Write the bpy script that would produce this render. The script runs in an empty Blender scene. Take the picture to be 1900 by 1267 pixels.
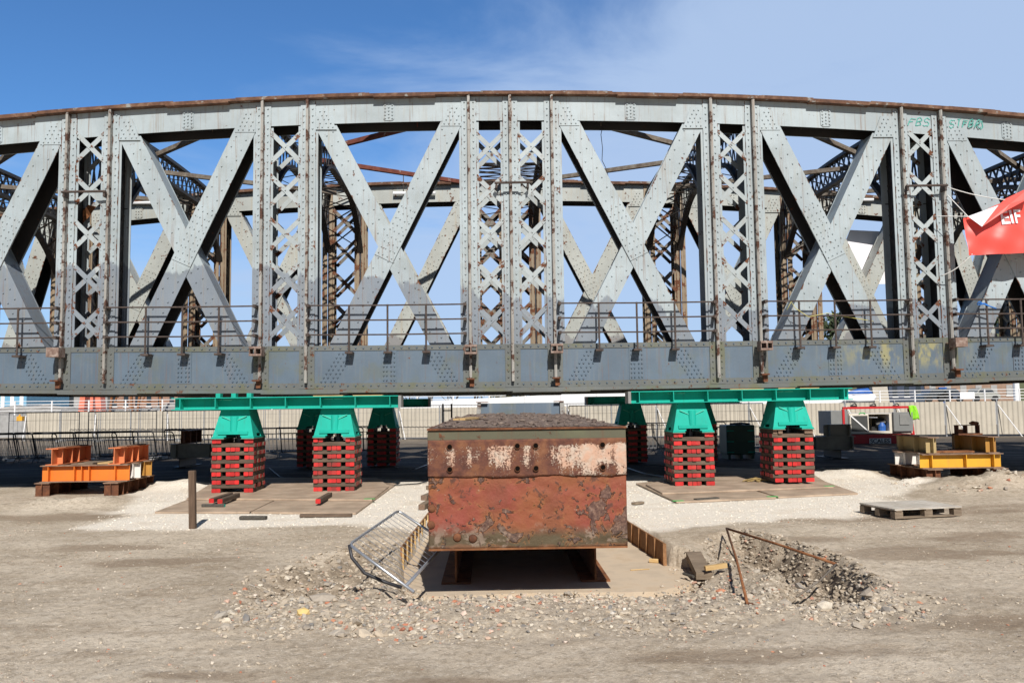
import bpy, math, random
import numpy as np
from mathutils import Vector, Matrix, Euler
sc = bpy.context.scene
COL = sc.collection
RAD = math.radians
rnd = random.Random(7)

# ------------------------------------------------------------------ camera
FPX, EYE = 1534.0, 1.78                       # focal length in photograph pixels (1900 wide), eye height
PITCH, YAW, ROLL = RAD(4.3), RAD(1.5), RAD(0.72)
fw = np.array([math.sin(YAW)*math.cos(PITCH), math.cos(YAW)*math.cos(PITCH), math.sin(PITCH)])
r0 = np.array([math.cos(YAW), -math.sin(YAW), 0.0]); u0 = np.cross(r0, fw)
rt = math.cos(ROLL)*r0 - math.sin(ROLL)*u0; up = math.sin(ROLL)*r0 + math.cos(ROLL)*u0
cam = bpy.data.cameras.new('camera'); camo = bpy.data.objects.new('camera', cam); COL.objects.link(camo)
M3 = Matrix(((rt[0], up[0], -fw[0]), (rt[1], up[1], -fw[1]), (rt[2], up[2], -fw[2])))
camo.matrix_world = Matrix.Translation((0, 0, EYE)) @ M3.to_4x4()
cam.sensor_width = 36; cam.lens = 36*FPX/1900; cam.clip_start = 0.1; cam.clip_end = 6000
sc.camera = camo

# ------------------------------------------------------------------ sky, sun, exposure
SUN_EL, SUN_AZ = RAD(40), RAD(8)              # sun stands behind the camera, a little to the right
sc.view_settings.view_transform = 'Standard'; sc.view_settings.look = 'None'
sc.view_settings.exposure = 0.12; sc.view_settings.gamma = 1; sc.view_settings.use_curve_mapping = False
w = bpy.data.worlds.new('World'); sc.world = w; w.use_nodes = True
nt = w.node_tree; nt.nodes.clear()
N = lambda t: nt.nodes.new(t)
out = N('ShaderNodeOutputWorld'); bg = N('ShaderNodeBackground'); sky = N('ShaderNodeTexSky')
sky.sky_type = 'NISHITA'; sky.sun_disc = False; sky.sun_elevation = SUN_EL
sky.sun_rotation = RAD(180) - SUN_AZ; sky.altitude = 0; sky.air_density = 1.0; sky.dust_density = 0.6; sky.ozone_density = 2.5
bg.inputs[1].default_value = 0.065
tc = N('ShaderNodeTexCoord'); sep = N('ShaderNodeSeparateXYZ')
nt.links.new(tc.outputs['Generated'], sep.inputs[0])
mp = N('ShaderNodeMapping'); mp.inputs['Scale'].default_value = (1.6, 1.6, 5.5); mp.inputs['Rotation'].default_value = (0, RAD(14), 0)
nt.links.new(tc.outputs['Generated'], mp.inputs[0])
nz = N('ShaderNodeTexNoise'); nz.inputs['Scale'].default_value = 1.7; nz.inputs['Detail'].default_value = 9; nz.inputs['Roughness'].default_value = 0.58
nz.inputs['Distortion'].default_value = 0.5
nt.links.new(mp.outputs[0], nz.inputs['Vector'])
def mth(op, a, b=None, clamp=False):
    n = N('ShaderNodeMath'); n.operation = op; n.use_clamp = clamp
    for i, v in enumerate((a, b)):
        if v is None: continue
        if isinstance(v, (int, float)): n.inputs[i].default_value = v
        else: nt.links.new(v, n.inputs[i])
    return n.outputs[0]
side = mth('ADD', mth('MULTIPLY', sep.outputs[0], 0.95), 0.26)      # the thin cloud sheet lies to the right
low = mth('MULTIPLY', mth('SUBTRACT', 0.43, sep.outputs[2]), 2.3)   # haze thickens towards the horizon
cl = mth('ADD', mth('ADD', side, low), mth('MULTIPLY', mth('SUBTRACT', nz.outputs[0], 0.5), 1.5))
rmp = N('ShaderNodeMapRange'); rmp.interpolation_type = 'SMOOTHSTEP'
rmp.inputs[1].default_value = 0.05; rmp.inputs[2].default_value = 0.85; rmp.inputs[3].default_value = 0.0; rmp.inputs[4].default_value = 0.86
nt.links.new(cl, rmp.inputs[0])
mixc = N('ShaderNodeMixRGB'); mixc.inputs[2].default_value = (6.75, 8.75, 12.2, 1)
nt.links.new(rmp.outputs[0], mixc.inputs[0])
clear = N('ShaderNodeMixRGB'); clear.blend_type = 'MULTIPLY'; clear.inputs[0].default_value = 1; clear.inputs[2].default_value = (0.88, 1.45, 2.0, 1)
nt.links.new(sky.outputs[0], clear.inputs[1]); nt.links.new(clear.outputs[0], mixc.inputs[1])
def rng(v, a, b, c, d):
    n = N('ShaderNodeMapRange'); n.interpolation_type = 'SMOOTHSTEP'
    for i, q_ in enumerate((a, b, c, d)): n.inputs[i+1].default_value = q_
    nt.links.new(v, n.inputs[0]); return n.outputs[0]
deep = mth('MULTIPLY', rng(sep.outputs[2], .48, .85, 1.0, .38), rng(sep.outputs[1], -.35, .45, .38, 1.0))   # sky dimmed overhead and behind the camera to cut fill light
dm = N('ShaderNodeMixRGB'); dm.blend_type = 'MULTIPLY'; dm.inputs[0].default_value = 1; nt.links.new(mixc.outputs[0], dm.inputs[1]); nt.links.new(deep, dm.inputs[2])
nt.links.new(dm.outputs[0], bg.inputs[0]); nt.links.new(bg.outputs[0], out.inputs[0])

sun = bpy.data.lights.new('sun', 'SUN'); sun.energy = 5.0; sun.angle = RAD(0.53); sun.color = (1.0, 0.95, 0.885)
so = bpy.data.objects.new('sun', sun); COL.objects.link(so)
sd = Vector((-math.sin(SUN_AZ)*math.cos(SUN_EL), math.cos(SUN_AZ)*math.cos(SUN_EL), -math.sin(SUN_EL)))
so.rotation_euler = sd.to_track_quat('-Z', 'Y').to_euler(); so.location = (6, -30, 40)

# ------------------------------------------------------------------ surveying: where a sight line meets a real plane
EYEV = np.array([0, 0, EYE])
def _ray(x, y): return fw + rt*((x-950)/FPX) - up*((y-633.5)/FPX)
def P(x, y, Y): d = _ray(x, y); return Vector(EYEV + d*(Y/d[1]))      # on the upright plane Y metres away
def G(x, y, z=0.0): d = _ray(x, y); return Vector(EYEV + d*((z-EYE)/d[2]))   # on the level plane z

# ------------------------------------------------------------------ materials
def material(name):
    m = bpy.data.materials.new(name); m.use_nodes = True; t = m.node_tree; t.nodes.clear()
    o = t.nodes.new('ShaderNodeOutputMaterial'); b = t.nodes.new('ShaderNodeBsdfPrincipled')
    t.links.new(b.outputs[0], o.inputs[0]); return m, t, b
class NT:
    """little node writer"""
    def __init__(s, t): s.t = t
    def n(s, k): return s.t.nodes.new(k)
    def l(s, a, b): s.t.links.new(a, b)
    def pos(s): return s.n('ShaderNodeNewGeometry').outputs['Position']
    def objc(s): return s.n('ShaderNodeTexCoord').outputs['Object']
    def mapv(s, v, sc_):
        m = s.n('ShaderNodeMapping'); m.inputs['Scale'].default_value = sc_; s.l(v, m.inputs[0]); return m.outputs[0]
    def noise(s, v, scale, det=4, rough=.55, dist=0):
        k = s.n('ShaderNodeTexNoise'); k.inputs['Scale'].default_value = scale; k.inputs['Detail'].default_value = det
        k.inputs['Roughness'].default_value = rough; k.inputs['Distortion'].default_value = dist; s.l(v, k.inputs['Vector']); return k.outputs[0]
    def voro(s, v, scale, feat='F1', out='Distance'):
        k = s.n('ShaderNodeTexVoronoi'); k.feature = feat; k.inputs['Scale'].default_value = scale; s.l(v, k.inputs['Vector']); return k.outputs[out]
    def mr(s, v, a, b, c=0., d=1., smooth=True):
        k = s.n('ShaderNodeMapRange'); k.interpolation_type = 'SMOOTHSTEP' if smooth else 'LINEAR'
        for i, q in enumerate((a, b, c, d)): k.inputs[i+1].default_value = q
        s.l(v, k.inputs[0]); return k.outputs[0]
    def m(s, op, a, b=None, clamp=False):
        k = s.n('ShaderNodeMath'); k.operation = op; k.use_clamp = clamp
        for i, v in enumerate((a, b)):
            if v is None: continue
            if isinstance(v, (int, float)): k.inputs[i].default_value = v
            else: s.l(v, k.inputs[i])
        return k.outputs[0]
    def mix(s, f, a, b, mode='MIX'):
        k = s.n('ShaderNodeMixRGB'); k.blend_type = mode
        for i, v in enumerate((f, a, b)):
            if isinstance(v, (int, float)): k.inputs[i].default_value = v
            elif isinstance(v, tuple): k.inputs[i].default_value = (*v[:3], 1)
            else: s.l(v, k.inputs[i])
        return k.outputs[0]
    def xyz(s, v):
        k = s.n('ShaderNodeSeparateXYZ'); s.l(v, k.inputs[0]); return k.outputs
    def ramp(s, f, stops):
        k = s.n('ShaderNodeValToRGB'); e = k.color_ramp.elements
        while len(e) < len(stops): e.new(0.5)
        for q, (p_, c_) in zip(e, stops): q.position = p_; q.color = (*c_, 1)
        s.l(f, k.inputs[0]); return k.outputs[0]
    def bump(s, h, strength, dist, bsdf):
        k = s.n('ShaderNodeBump'); k.inputs['Strength'].default_value = strength; k.inputs['Distance'].default_value = dist
        s.l(h, k.inputs['Height']); s.l(k.outputs[0], bsdf.inputs['Normal'])
    def attr(s, nm):
        k = s.n('ShaderNodeAttribute'); k.attribute_name = nm; return k.outputs['Fac']
    def island(s): return s.n('ShaderNodeNewGeometry').outputs['Random Per Island']
RUST = [(0.25, (0.055, 0.022, 0.012)), (0.5, (0.12, 0.042, 0.018)), (0.75, (0.23, 0.085, 0.03))]
def weathered(name, col, rust=0.5, band=None, stain=(0.30, 0.27, 0.20), stain_amt=.35, rough=.55, moss=0, spots=7.0, lichen=False, rust_ramp=None, runs=0):
    """old paint: blotches, run-down stains, rust breaking through"""
    m, t, b = material(name); q = NT(t); p = q.pos()
    big = q.noise(p, 0.9, 5, .6); fine = q.noise(p, 26, 3)
    c = q.mix(q.mr(big, .3, .7), tuple(x*.86 for x in col), tuple(min(1, x*1.1) for x in col))
    if band:                                  # a second, darker coat along the foot of the members
        lo, hi, c2 = band; x, y, z = q.xyz(p)
        edge = q.m('ADD', q.mr(x, -6, 4, lo, hi, False), q.m('MULTIPLY', q.m('SUBTRACT', q.noise(q.mapv(p, (1.1, 1.1, .35)), 1.6, 5, .62), .5), 1.1))
        k = q.m('SUBTRACT', edge, z)
        c = q.mix(q.mr(k, -.04, .04), c, q.mix(q.mr(big, .3, .7), tuple(v*.85 for v in c2), c2))
    run = q.noise(q.mapv(p, (9, 9, .55)), 1.5, 5, .65)
    c = q.mix(q.m('MULTIPLY', q.mr(run, .5, .78), stain_amt), c, stain)
    if runs:                                  # rust washed down from joints and rivets
        rr = q.noise(q.mapv(p, (15, 15, .42)), 1.3, 6, .68)
        c = q.mix(q.m('MULTIPLY', q.mr(rr, .545, .70), runs), c, (.17, .085, .042))
    if moss:
        mo = q.m('MULTIPLY', q.mr(q.noise(p, 2.3, 6, .6), .5, .68), moss)
        c = q.mix(mo, c, (0.12, 0.125, 0.065))
    if lichen:                                # the yellow-flecked patches on the right part of the chord
        x, y, z = q.xyz(p)
        win = q.m('MULTIPLY', q.mr(x, 6.5, 8.9), q.mr(x, 10.6, 9.0))
        li = q.m('MULTIPLY', q.m('MULTIPLY', win, q.mr(z, 2.3, 2.7)), q.mr(q.noise(q.mapv(p, (1, 1, .45)), 3.4, 6, .65), .46, .60))
        c = q.mix(q.m('MULTIPLY', li, .75), c, (0.36, 0.32, 0.12))
    rn = q.noise(p, spots, 9, .68, .3)
    th = .76 - .26*rust
    rm = q.mr(q.m('ADD', rn, q.m('MULTIPLY', q.attr('wear'), .17)), th, th+.07)
    rc = q.ramp(q.noise(p, 30, 5, .6), rust_ramp or RUST)
    c = q.mix(rm, c, rc)
    q.l(c, b.inputs['Base Color'])
    q.l(q.mix(rm, (rough,)*3, (.9,)*3), b.inputs['Roughness'])
    q.bump(q.m('ADD', q.m('MULTIPLY', rm, .6), q.m('MULTIPLY', fine, .25)), .5, .008, b)
    return m
def plain(name, col, rough=.6, metal=0, var=.12, scale=4., bump=.15, dirt=None, dirt_amt=.4):
    m, t, b = material(name); q = NT(t); p = q.pos(); n = q.noise(p, scale, 6, .6)
    c = q.mix(q.mr(n, .3, .7), tuple(x*(1-var) for x in col), tuple(min(1, x*(1+var)) for x in col))
    if dirt: c = q.mix(q.m('MULTIPLY', q.mr(q.noise(p, 2.2, 8, .65), .48, .68), dirt_amt), c, dirt)
    q.l(c, b.inputs['Base Color']); b.inputs['Roughness'].default_value = rough; b.inputs['Metallic'].default_value = metal
    if bump: q.bump(q.noise(p, 40, 4), bump, .006, b)
    return m
def rusty(name, dark=(.05, .022, .014), mid=(.13, .047, .02), light=(.25, .10, .04), scale=9, paint=None, amt=.3):
    m, t, b = material(name); q = NT(t); p = q.pos()
    c = q.ramp(q.noise(p, scale, 8, .65, .4), [(.28, dark), (.5, mid), (.74, light)])
    if paint: c = q.mix(q.mr(q.noise(p, 5, 8, .66), .62-.3*amt, .70-.3*amt), c, paint)
    q.l(c, b.inputs['Base Color']); b.inputs['Roughness'].default_value = .88
    q.bump(q.noise(p, 34, 6, .6), .5, .008, b); return m
def timber(name, col, col2, grain=(2, 30, 30), rough=.85):
    m, t, b = material(name); q = NT(t); o = q.objc(); p = q.pos()
    g = q.noise(q.mapv(o, grain), 1.6, 6, .65); v = q.noise(p, 3.5, 4)
    c = q.mix(q.mr(g, .3, .7), col, col2); c = q.mix(q.m('MULTIPLY', q.mr(v, .35, .7), .35), c, tuple(x*.55 for x in col))
    q.l(c, b.inputs['Base Color']); b.inputs['Roughness'].default_value = rough
    q.bump(g, .4, .006, b); return m

M = {}
M['steel'] = weathered('steel_paint_light', (.345, .402, .425), .46, band=(4.75, 3.75, (.20, .235, .275)), stain=(.30, .26, .19), stain_amt=.42, moss=.12, spots=4.5, runs=.55)
M['steel_lace'] = weathered('steel_paint_lacing', (.355, .40, .41), .52, band=(4.7, 3.75, (.22, .255, .29)), stain=(.30, .22, .14), stain_amt=.45, spots=6.5)
M['rib'] = weathered('rib_rusty_paint', (.30, .29, .265), .98, rust_ramp=[(0.25, (0.035, 0.018, 0.013)), (0.5, (0.075, 0.034, 0.022)), (0.75, (0.14, 0.062, 0.035))], spots=4.2, stain=(.2, .12, .07), stain_amt=.6)
M['chord'] = weathered('chord_blue_grey_paint', (.098, .138, .182), .42, stain=(.17, .18, .18), stain_amt=.55, moss=.3, spots=5, lichen=True, runs=.35)
M['chord_edge'] = weathered('chord_edge_grey_paint', (.120, .130, .125), .66, stain=(.13, .12, .08), stain_amt=.55, moss=.75, spots=5)
M['rear'] = weathered('steel_paint_rear', (.37, .39, .365), .66, band=(3.7, 3.7, (.24, .24, .24)), stain=(.36, .27, .15), stain_amt=.5)
M['rear_post'] = weathered('steel_paint_rear_post', (.26, .20, .13), .84, stain=(.12, .07, .038), stain_amt=.85, spots=3.0)
M['inside'] = weathered('inside_shade_dark', (.030, .028, .027), .55, stain=(.05, .03, .02), stain_amt=.5)  # near-black colour puts the shade of the hollow members into the paint
M['rear_lace'] = weathered('rear_lacing_dull', (.17, .155, .13), .75, stain=(.16, .09, .04), stain_amt=.7)  # darker, browner tone than the near lacing
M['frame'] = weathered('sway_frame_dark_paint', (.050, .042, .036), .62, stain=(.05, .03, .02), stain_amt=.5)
M['rustflange'] = rusty('flange_rust', (.06, .03, .02), (.13, .062, .035), (.24, .15, .10), 6, (.27, .27, .25), .12)
M['redbar'] = rusty('bracing_red_rust', (.09, .025, .018), (.16, .045, .03), (.22, .08, .05), 7, (.40, .36, .33), -.1)
M['greybar'] = rusty('bracing_grey_rust', (.10, .07, .05), (.17, .14, .11), (.28, .26, .22), 7)
M['rail'] = rusty('railing_rust', (.035, .025, .022), (.068, .050, .043), (.115, .085, .07), 14)
M['bracket'] = rusty('bracket_rust', (.09, .05, .04), (.22, .15, .12), (.40, .34, .30), 11)
M['rust'] = rusty('rust_dark', scale=8)
M['rustwarm'] = rusty('rust_warm', (.10, .035, .015), (.22, .085, .03), (.36, .16, .07), 6)
M['teal'] = weathered('teal_paint', (.008, .375, .285), .27, stain=(.03, .22, .165), stain_amt=.5, rough=.68, spots=9); M['teal'].node_tree.nodes['Principled BSDF'].inputs['Specular IOR Level'].default_value = .25
M['tealcut'] = plain('teal_bright_edge', (.10, .55, .42), .4, var=.05)
M['greyend'] = plain('grey_primer', (.22, .22, .21), .6)
M['black'] = plain('black_paint', (.012, .012, .013), .5)
M['hole'] = plain('dark_hole', (.008, .006, .005), 1.0); M['hole'].node_tree.nodes['Principled BSDF'].inputs['Specular IOR Level'].default_value = 0
M['jack'] = plain('jack_steel', (.06, .065, .075), .35, .6)
def vary(m, lo, hi):      # every copy a little lighter or darker than the next
    t = m.node_tree; b = t.nodes['Principled BSDF']; src = b.inputs['Base Color'].links[0].from_socket; q = NT(t)
    r_ = q.n('ShaderNodeObjectInfo').outputs['Random']; k = q.mr(r_, 0, 1, lo, hi, False); c_ = q.n('ShaderNodeCombineXYZ'); [q.l(k, c_.inputs[i]) for i in range(3)]
    q.l(q.mix(1.0, src, c_.outputs[0], 'MULTIPLY'), b.inputs['Base Color']); return m
M['sleeper'] = timber('sleeper_brown_wood', (.075, .050, .034), (.135, .096, .066), (30, 2, 30))
M['redend'] = plain('red_end_paint', (.60, .022, .020), .5, var=.16, scale=7, bump=.2, dirt=(.20, .06, .045), dirt_amt=.75)
vary(M['sleeper'], .7, 1.35); vary(M['redend'], .62, 1.12)
M['sleeper_end'] = timber('sleeper_end_wood', (.16, .10, .065), (.24, .16, .11), (20, 20, 20))
M['stakewood'] = timber('stake_wood', (.085, .052, .032), (.14, .09, .058), (26, 26, 2))
M['darkwood'] = timber('dark_old_wood', (.05, .045, .038), (.10, .09, .075), (2, 25, 25))
M['oldwood'] = timber('weathered_wood', (.17, .125, .085), (.27, .21, .15), (3, 26, 26))
M['plywood'] = timber('plywood_orange', (.24, .115, .048), (.34, .18, .08), (3, 14, 14))
M['palewood'] = timber('pale_batten', (.50, .32, .13), (.60, .42, .20), (3, 26, 26))
M['plate'] = plain('road_plate_steel', (.38, .285, .205), .75, .0, .2, 2.2, .2, dirt=(.47, .37, .275), dirt_amt=.6)
M['orange'] = weathered('orange_paint', (.78, .195, .022), .42, stain=(.42, .15, .06), stain_amt=.35, rough=.5, spots=6)
M['orange2'] = weathered('orange_paint_faded', (.66, .20, .075), .48, stain=(.34, .14, .075), stain_amt=.4, rough=.55, spots=6)
M['yellow'] = weathered('yellow_paint', (.76, .39, .03), .42, stain=(.45, .25, .08), stain_amt=.4, rough=.5, spots=6)
M['mustard'] = weathered('mustard_paint', (.42, .21, .04), .58, stain=(.2, .10, .04), stain_amt=.55, spots=6)
M['tan'] = weathered('tan_paint', (.40, .30, .14), .52, stain=(.24, .16, .07), stain_amt=.5, spots=6)
M['whitepaint'] = plain('white_paint', (.72, .70, .66), .5, var=.05, scale=3, bump=.1, dirt=(.5, .45, .38), dirt_amt=.35)
M['rusttop'] = rusty('beam_top_rust', (.12, .075, .05), (.22, .14, .095), (.34, .23, .16), 5)
M['greybeam'] = plain('grey_beam_paint', (.30, .305, .275), .6, var=.12, dirt=(.1, .09, .08), dirt_amt=.4)
M['galv'] = plain('galvanised_tube', (.50, .52, .55), .35, .75, .1, 9, .05)
M['galvdull'] = plain('galvanised_dull', (.34, .35, .36), .55, .3, .15, 5, .05)
M['darktube'] = plain('dark_tube', (.045, .045, .05), .5, .3, .15, 5, .05)
M['meshwire'] = plain('mesh_wire', (.30, .31, .31), .5, .4)
M['hoard'] = plain('hoarding_sheet', (.50, .455, .375), .6, var=.06, scale=1.2, bump=.05, dirt=(.38, .34, .28), dirt_amt=.3)
M['whiterail'] = plain('white_rail_paint', (.80, .80, .80), .5, var=.03)
M['concrete'] = plain('concrete_slab', (.54, .44, .325), .9, 0, .14, 2.2, .5, dirt=(.40, .29, .18), dirt_amt=.5)
M['redbanner'] = plain('banner_red', (.80, .095, .075), .45, var=.05, scale=2.5, bump=.03)
M['redbanner'].node_tree.nodes['Principled BSDF'].inputs['Transmission Weight'].default_value = 0
M['whitebanner'] = plain('banner_white', (.80, .79, .82), .55, var=.03, bump=.03)
M['bluerope'] = plain('rope_blue', (.02, .17, .55), .6)
M['whiterope'] = plain('rope_white', (.78, .77, .74), .7)
M['yellowrope'] = plain('rope_yellow', (.55, .50, .16), .7)
M['graffiti'] = plain('graffiti_teal', (.10, .42, .36), .5)
M['red'] = plain('red_paint', (.50, .016, .020), .45, var=.08)
M['cream'] = plain('cream_panel', (.66, .61, .52), .5, var=.05, dirt=(.4, .36, .3), dirt_amt=.25)
M['greypanel'] = plain('grey_panel', (.20, .205, .20), .55, var=.06)
M['darkgrille'] = plain('dark_grille', (.05, .052, .05), .6)
M['blue'] = plain('blue_paint', (.03, .12, .42), .45)
M['hiviz'] = plain('hi_vis_green', (.32, .78, .04), .7, var=.1, scale=9)
M['darkgreen'] = plain('dark_green_paint', (.010, .065, .045), .5, var=.1)
M['brick'] = plain('brick_wall', (.30, .175, .125), .85, 0, .14, 3, .1, dirt=(.36, .27, .22), dirt_amt=.4)
M['brown'] = plain('brown_wall', (.29, .19, .135), .85, 0, .1, 3, .1)
M['bluewall'] = plain('dark_blue_wall', (.035, .05, .085), .6)
M['skyblue'] = plain('pale_blue_wall', (.16, .38, .55), .6)
M['greywall'] = plain('grey_wall', (.34, .34, .335), .8, dirt=(.25, .24, .22))
M['glass'] = plain('window_glass', (.03, .04, .05), .15)
M['redorange'] = plain('buoy_orange_red', (.75, .20, .12), .5, var=.1)
M['shedwhite'] = plain('white_sheeting', (.80, .80, .79), .5, var=.02, scale=.8, bump=0)
M['rooftile'] = plain('tiled_roof', (.24, .11, .075), .85)
M['blueplate'] = weathered('blue_grey_plate', (.115, .155, .20), .45, stain=(.3, .28, .22), stain_amt=.4, moss=.5, spots=6)

# ------------------------------------------------------------------ mesh builder
WORLD = {}
class MB:
    def __init__(s): s.v = []; s.f = []; s.mi = []; s.k = 0; s.wear = {}
    def add(s, vs, fs):
        o = len(s.v); s.v += [tuple(x) for x in vs]; s.f += [tuple(o+i for i in q) for q in fs]; s.mi += [s.k]*len(fs); return s
    def box(s, x0, x1, y0, y1, z0, z1):
        vs = [(x, y, z) for z in (z0, z1) for y in (y0, y1) for x in (x0, x1)]
        return s.add(vs, [(0, 2, 3, 1), (4, 5, 7, 6), (0, 1, 5, 4), (2, 6, 7, 3), (0, 4, 6, 2), (1, 3, 7, 5)])
    def hexa(s, b, t):            # two quads, bottom and top, same winding
        return s.add(list(b)+list(t), [(3, 2, 1, 0), (4, 5, 6, 7), (0, 1, 5, 4), (1, 2, 6, 5), (2, 3, 7, 6), (3, 0, 4, 7)])
    def prism(s, poly, y0, y1):   # outline in x,z pushed through y
        n = len(poly); vs = [(x, y0, z) for x, z in poly]+[(x, y1, z) for x, z in poly]
        return s.add(vs, [tuple(range(n))[::-1], tuple(range(n, 2*n))]+[(i, (i+1) % n, n+(i+1) % n, n+i) for i in range(n)])
    def prismz(s, poly, z0, z1):  # outline in x,y raised through z
        n = len(poly); vs = [(x, y, z0) for x, y in poly]+[(x, y, z1) for x, y in poly]
        return s.add(vs, [tuple(range(n))[::-1], tuple(range(n, 2*n))]+[(i, (i+1) % n, n+(i+1) % n, n+i) for i in range(n)])
    def bar(s, p, q, wd, hg, upv=(0, 0, 1)):
        p = Vector(p); q = Vector(q); d = (q-p).normalized(); a = d.cross(Vector(upv))
        if a.length < 1e-4: a = d.cross(Vector((0, 1, 0)))
        a.normalize(); b = a.cross(d).normalized(); a *= wd/2; b *= hg/2
        return s.hexa([p-a-b, p+a-b, p+a+b, p-a+b], [q-a-b, q+a-b, q+a+b, q-a+b])
    def tube(s, pts, r, n=8, closed=False):
        pts = [Vector(p) for p in pts]; m = len(pts); base = len(s.v); rings = []
        prev = None
        for i, p in enumerate(pts):
            if closed: d = (pts[(i+1) % m]-pts[i-1])
            else: d = pts[min(i+1, m-1)]-pts[max(i-1, 0)]
            d.normalize()
            if prev is None:
                a = d.cross(Vector((0, 0, 1)))
                if a.length < 1e-3: a = d.cross(Vector((0, 1, 0)))
            else: a = prev-d*prev.dot(d)
            a.normalize(); prev = a; b = d.cross(a); rr = r[i] if isinstance(r, (list, tuple)) else r
            rings.append([p+(a*math.cos(2*math.pi*k/n)+b*math.sin(2*math.pi*k/n))*rr for k in range(n)])
        vs = [v for q in rings for v in q]; fs = []
        for i in range(m if closed else m-1):
            j = (i+1) % m
            fs += [(i*n+k, i*n+(k+1) % n, j*n+(k+1) % n, j*n+k) for k in range(n)]
        if not closed: fs += [tuple(range(n))[::-1], tuple(range((m-1)*n, m*n))]
        return s.add(vs, fs)
    def rivet(s, x, y, z, r=.022, h=.021):       # head standing out towards -y
        c = [(math.cos(k*math.pi/3), math.sin(k*math.pi/3)) for k in range(6)]
        vs = [(x+r*a, y, z+r*b) for a, b in c]+[(x+r*.55*a, y-h, z+r*.55*b) for a, b in c]
        return s.add(vs, [tuple(range(6, 12))]+[(i, (i+1) % 6, 6+(i+1) % 6, 6+i) for i in range(6)])
    def sheet(s, rings, wear):    # rings of four corners joined into a closed bar, each ring with its own wear
        o = len(s.v); n = len(rings); vs = [v for r in rings for v in r]
        fs = [(0, 1, 2, 3), tuple(4*(n-1)+k for k in (3, 2, 1, 0))]+[(4*i+k, 4*i+(k+1) % 4, 4*i+4+(k+1) % 4, 4*i+4+k) for i in range(n-1) for k in range(4)]
        s.add(vs, fs)
        for i, w_ in enumerate(wear):
            for k in range(4): s.wear[o+4*i+k] = w_
        return s
    def wbar(s, p, q, wd, hg, upv, ts, wear):
        p = Vector(p); q = Vector(q); d = (q-p).normalized(); a = d.cross(Vector(upv)).normalized(); b = a.cross(d).normalized(); a *= wd/2; b *= hg/2
        return s.sheet([[c-a-b, c+a-b, c+a+b, c-a+b] for c in (p.lerp(q, t_) for t_ in ts)], wear)
    def wbox(s, x0, x1, y0, y1, z0, z1, e=.03, w_=1.0):   # upright strip worn along its two long edges
        return s.sheet([[(x, y0, z0), (x, y1, z0), (x, y1, z1), (x, y0, z1)] for x in (x0, x0+e, x1-e, x1)], (w_, 0, 0, w_))
    def build(s, name, mat, parent=None, smooth=False, bevel=0, origin=None, fix=True):
        v = np.array(s.v, dtype=float)
        if origin is None:
            if parent is not None: origin = (v.min(0)+v.max(0))/2
            else: mn, mx = v.min(0), v.max(0); origin = np.array([(mn[0]+mx[0])/2, (mn[1]+mx[1])/2, mn[2]])
        origin = np.array(origin, dtype=float)
        me = bpy.data.meshes.new(name); me.from_pydata([tuple(x) for x in (v-origin)], [], s.f)
        mats = mat if isinstance(mat, (list, tuple)) else [mat]
        for q in mats: me.materials.append(q)
        if s.wear:
            at = me.attributes.new('wear', 'FLOAT', 'POINT'); arr = np.zeros(len(s.v), np.float32)
            for k_, w_ in s.wear.items(): arr[k_] = w_
            at.data.foreach_set('value', arr)
        if len(mats) > 1: me.polygons.foreach_set('material_index', s.mi)
        if fix:
            import bmesh
            bm = bmesh.new(); bm.from_mesh(me); bmesh.ops.recalc_face_normals(bm, faces=bm.faces); bm.to_mesh(me); bm.free()
        if smooth: me.polygons.foreach_set('use_smooth', [True]*len(me.polygons))
        me.update()
        o = bpy.data.objects.new(name, me); COL.objects.link(o); WORLD[o] = origin
        if parent is not None: o.parent = parent; o.location = origin-WORLD[parent]
        else: o.location = origin
        if bevel:
            bv = o.modifiers.new('bevel', 'BEVEL'); bv.width = bevel; bv.segments = 2; bv.limit_method = 'ANGLE'; bv.angle_limit = RAD(40)
        return o
def tag(o, label=None, cat=None, group=None, kind=None):
    if label: o['label'] = label
    if cat: o['category'] = cat
    if group: o['group'] = group
    if kind: o['kind'] = kind
    return o
def thing(name, label, cat, loc, group=None):
    o = bpy.data.objects.new(name, None); COL.objects.link(o); o.location = loc; WORLD[o] = np.array(loc, dtype=float)
    o.empty_display_size = .2
    return tag(o, label, cat, group)
def dup(o, parent=None):
    c = o.copy(); COL.objects.link(c)
    if parent is not None: c.parent = parent
    for ch in list(o.children): dup(ch, c)
    return c
def place(o, loc, rz=None, rot=None):
    o.location = loc
    if rot is not None: o.rotation_euler = rot
    elif rz is not None: o.rotation_euler = (0, 0, rz)
    return o
# ================================================================== THE TRUSS BRIDGE
YF, YB, DEP = 17.20, 24.20, 0.63           # outer face of the near truss, near face of the far truss, depth of the members
POSTS = [(-22.6, -21.9), (-19.1, -18.35), (-15.45, -14.7), (-12.6, -11.78), (-8.78, -7.90), (-4.74, -3.80), (-.41, .465, 1.35),
         (4.75, 5.66), (8.86, 9.71), (12.7, 13.55), (15.7, 16.45), (19.3, 20.05), (22.9, 23.6)]
FRONT_RANGE = range(2, 11)
zt = lambda x: 8.40-.0042*(x-.47)**2       # top of the top flange
zs = lambda x: zt(x)-.61                   # soffit of the top chord
zb = lambda x: 2.04+.0008*x*x              # underside of the bottom chord
zc = lambda x: 3.02+.0004*x*x              # top of the bottom chord
bridge = thing('truss_bridge', 'weathered grey riveted iron truss bridge with arched top chord, raised on green supports', 'bridge', (.47, 20.7, 2.0))

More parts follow.
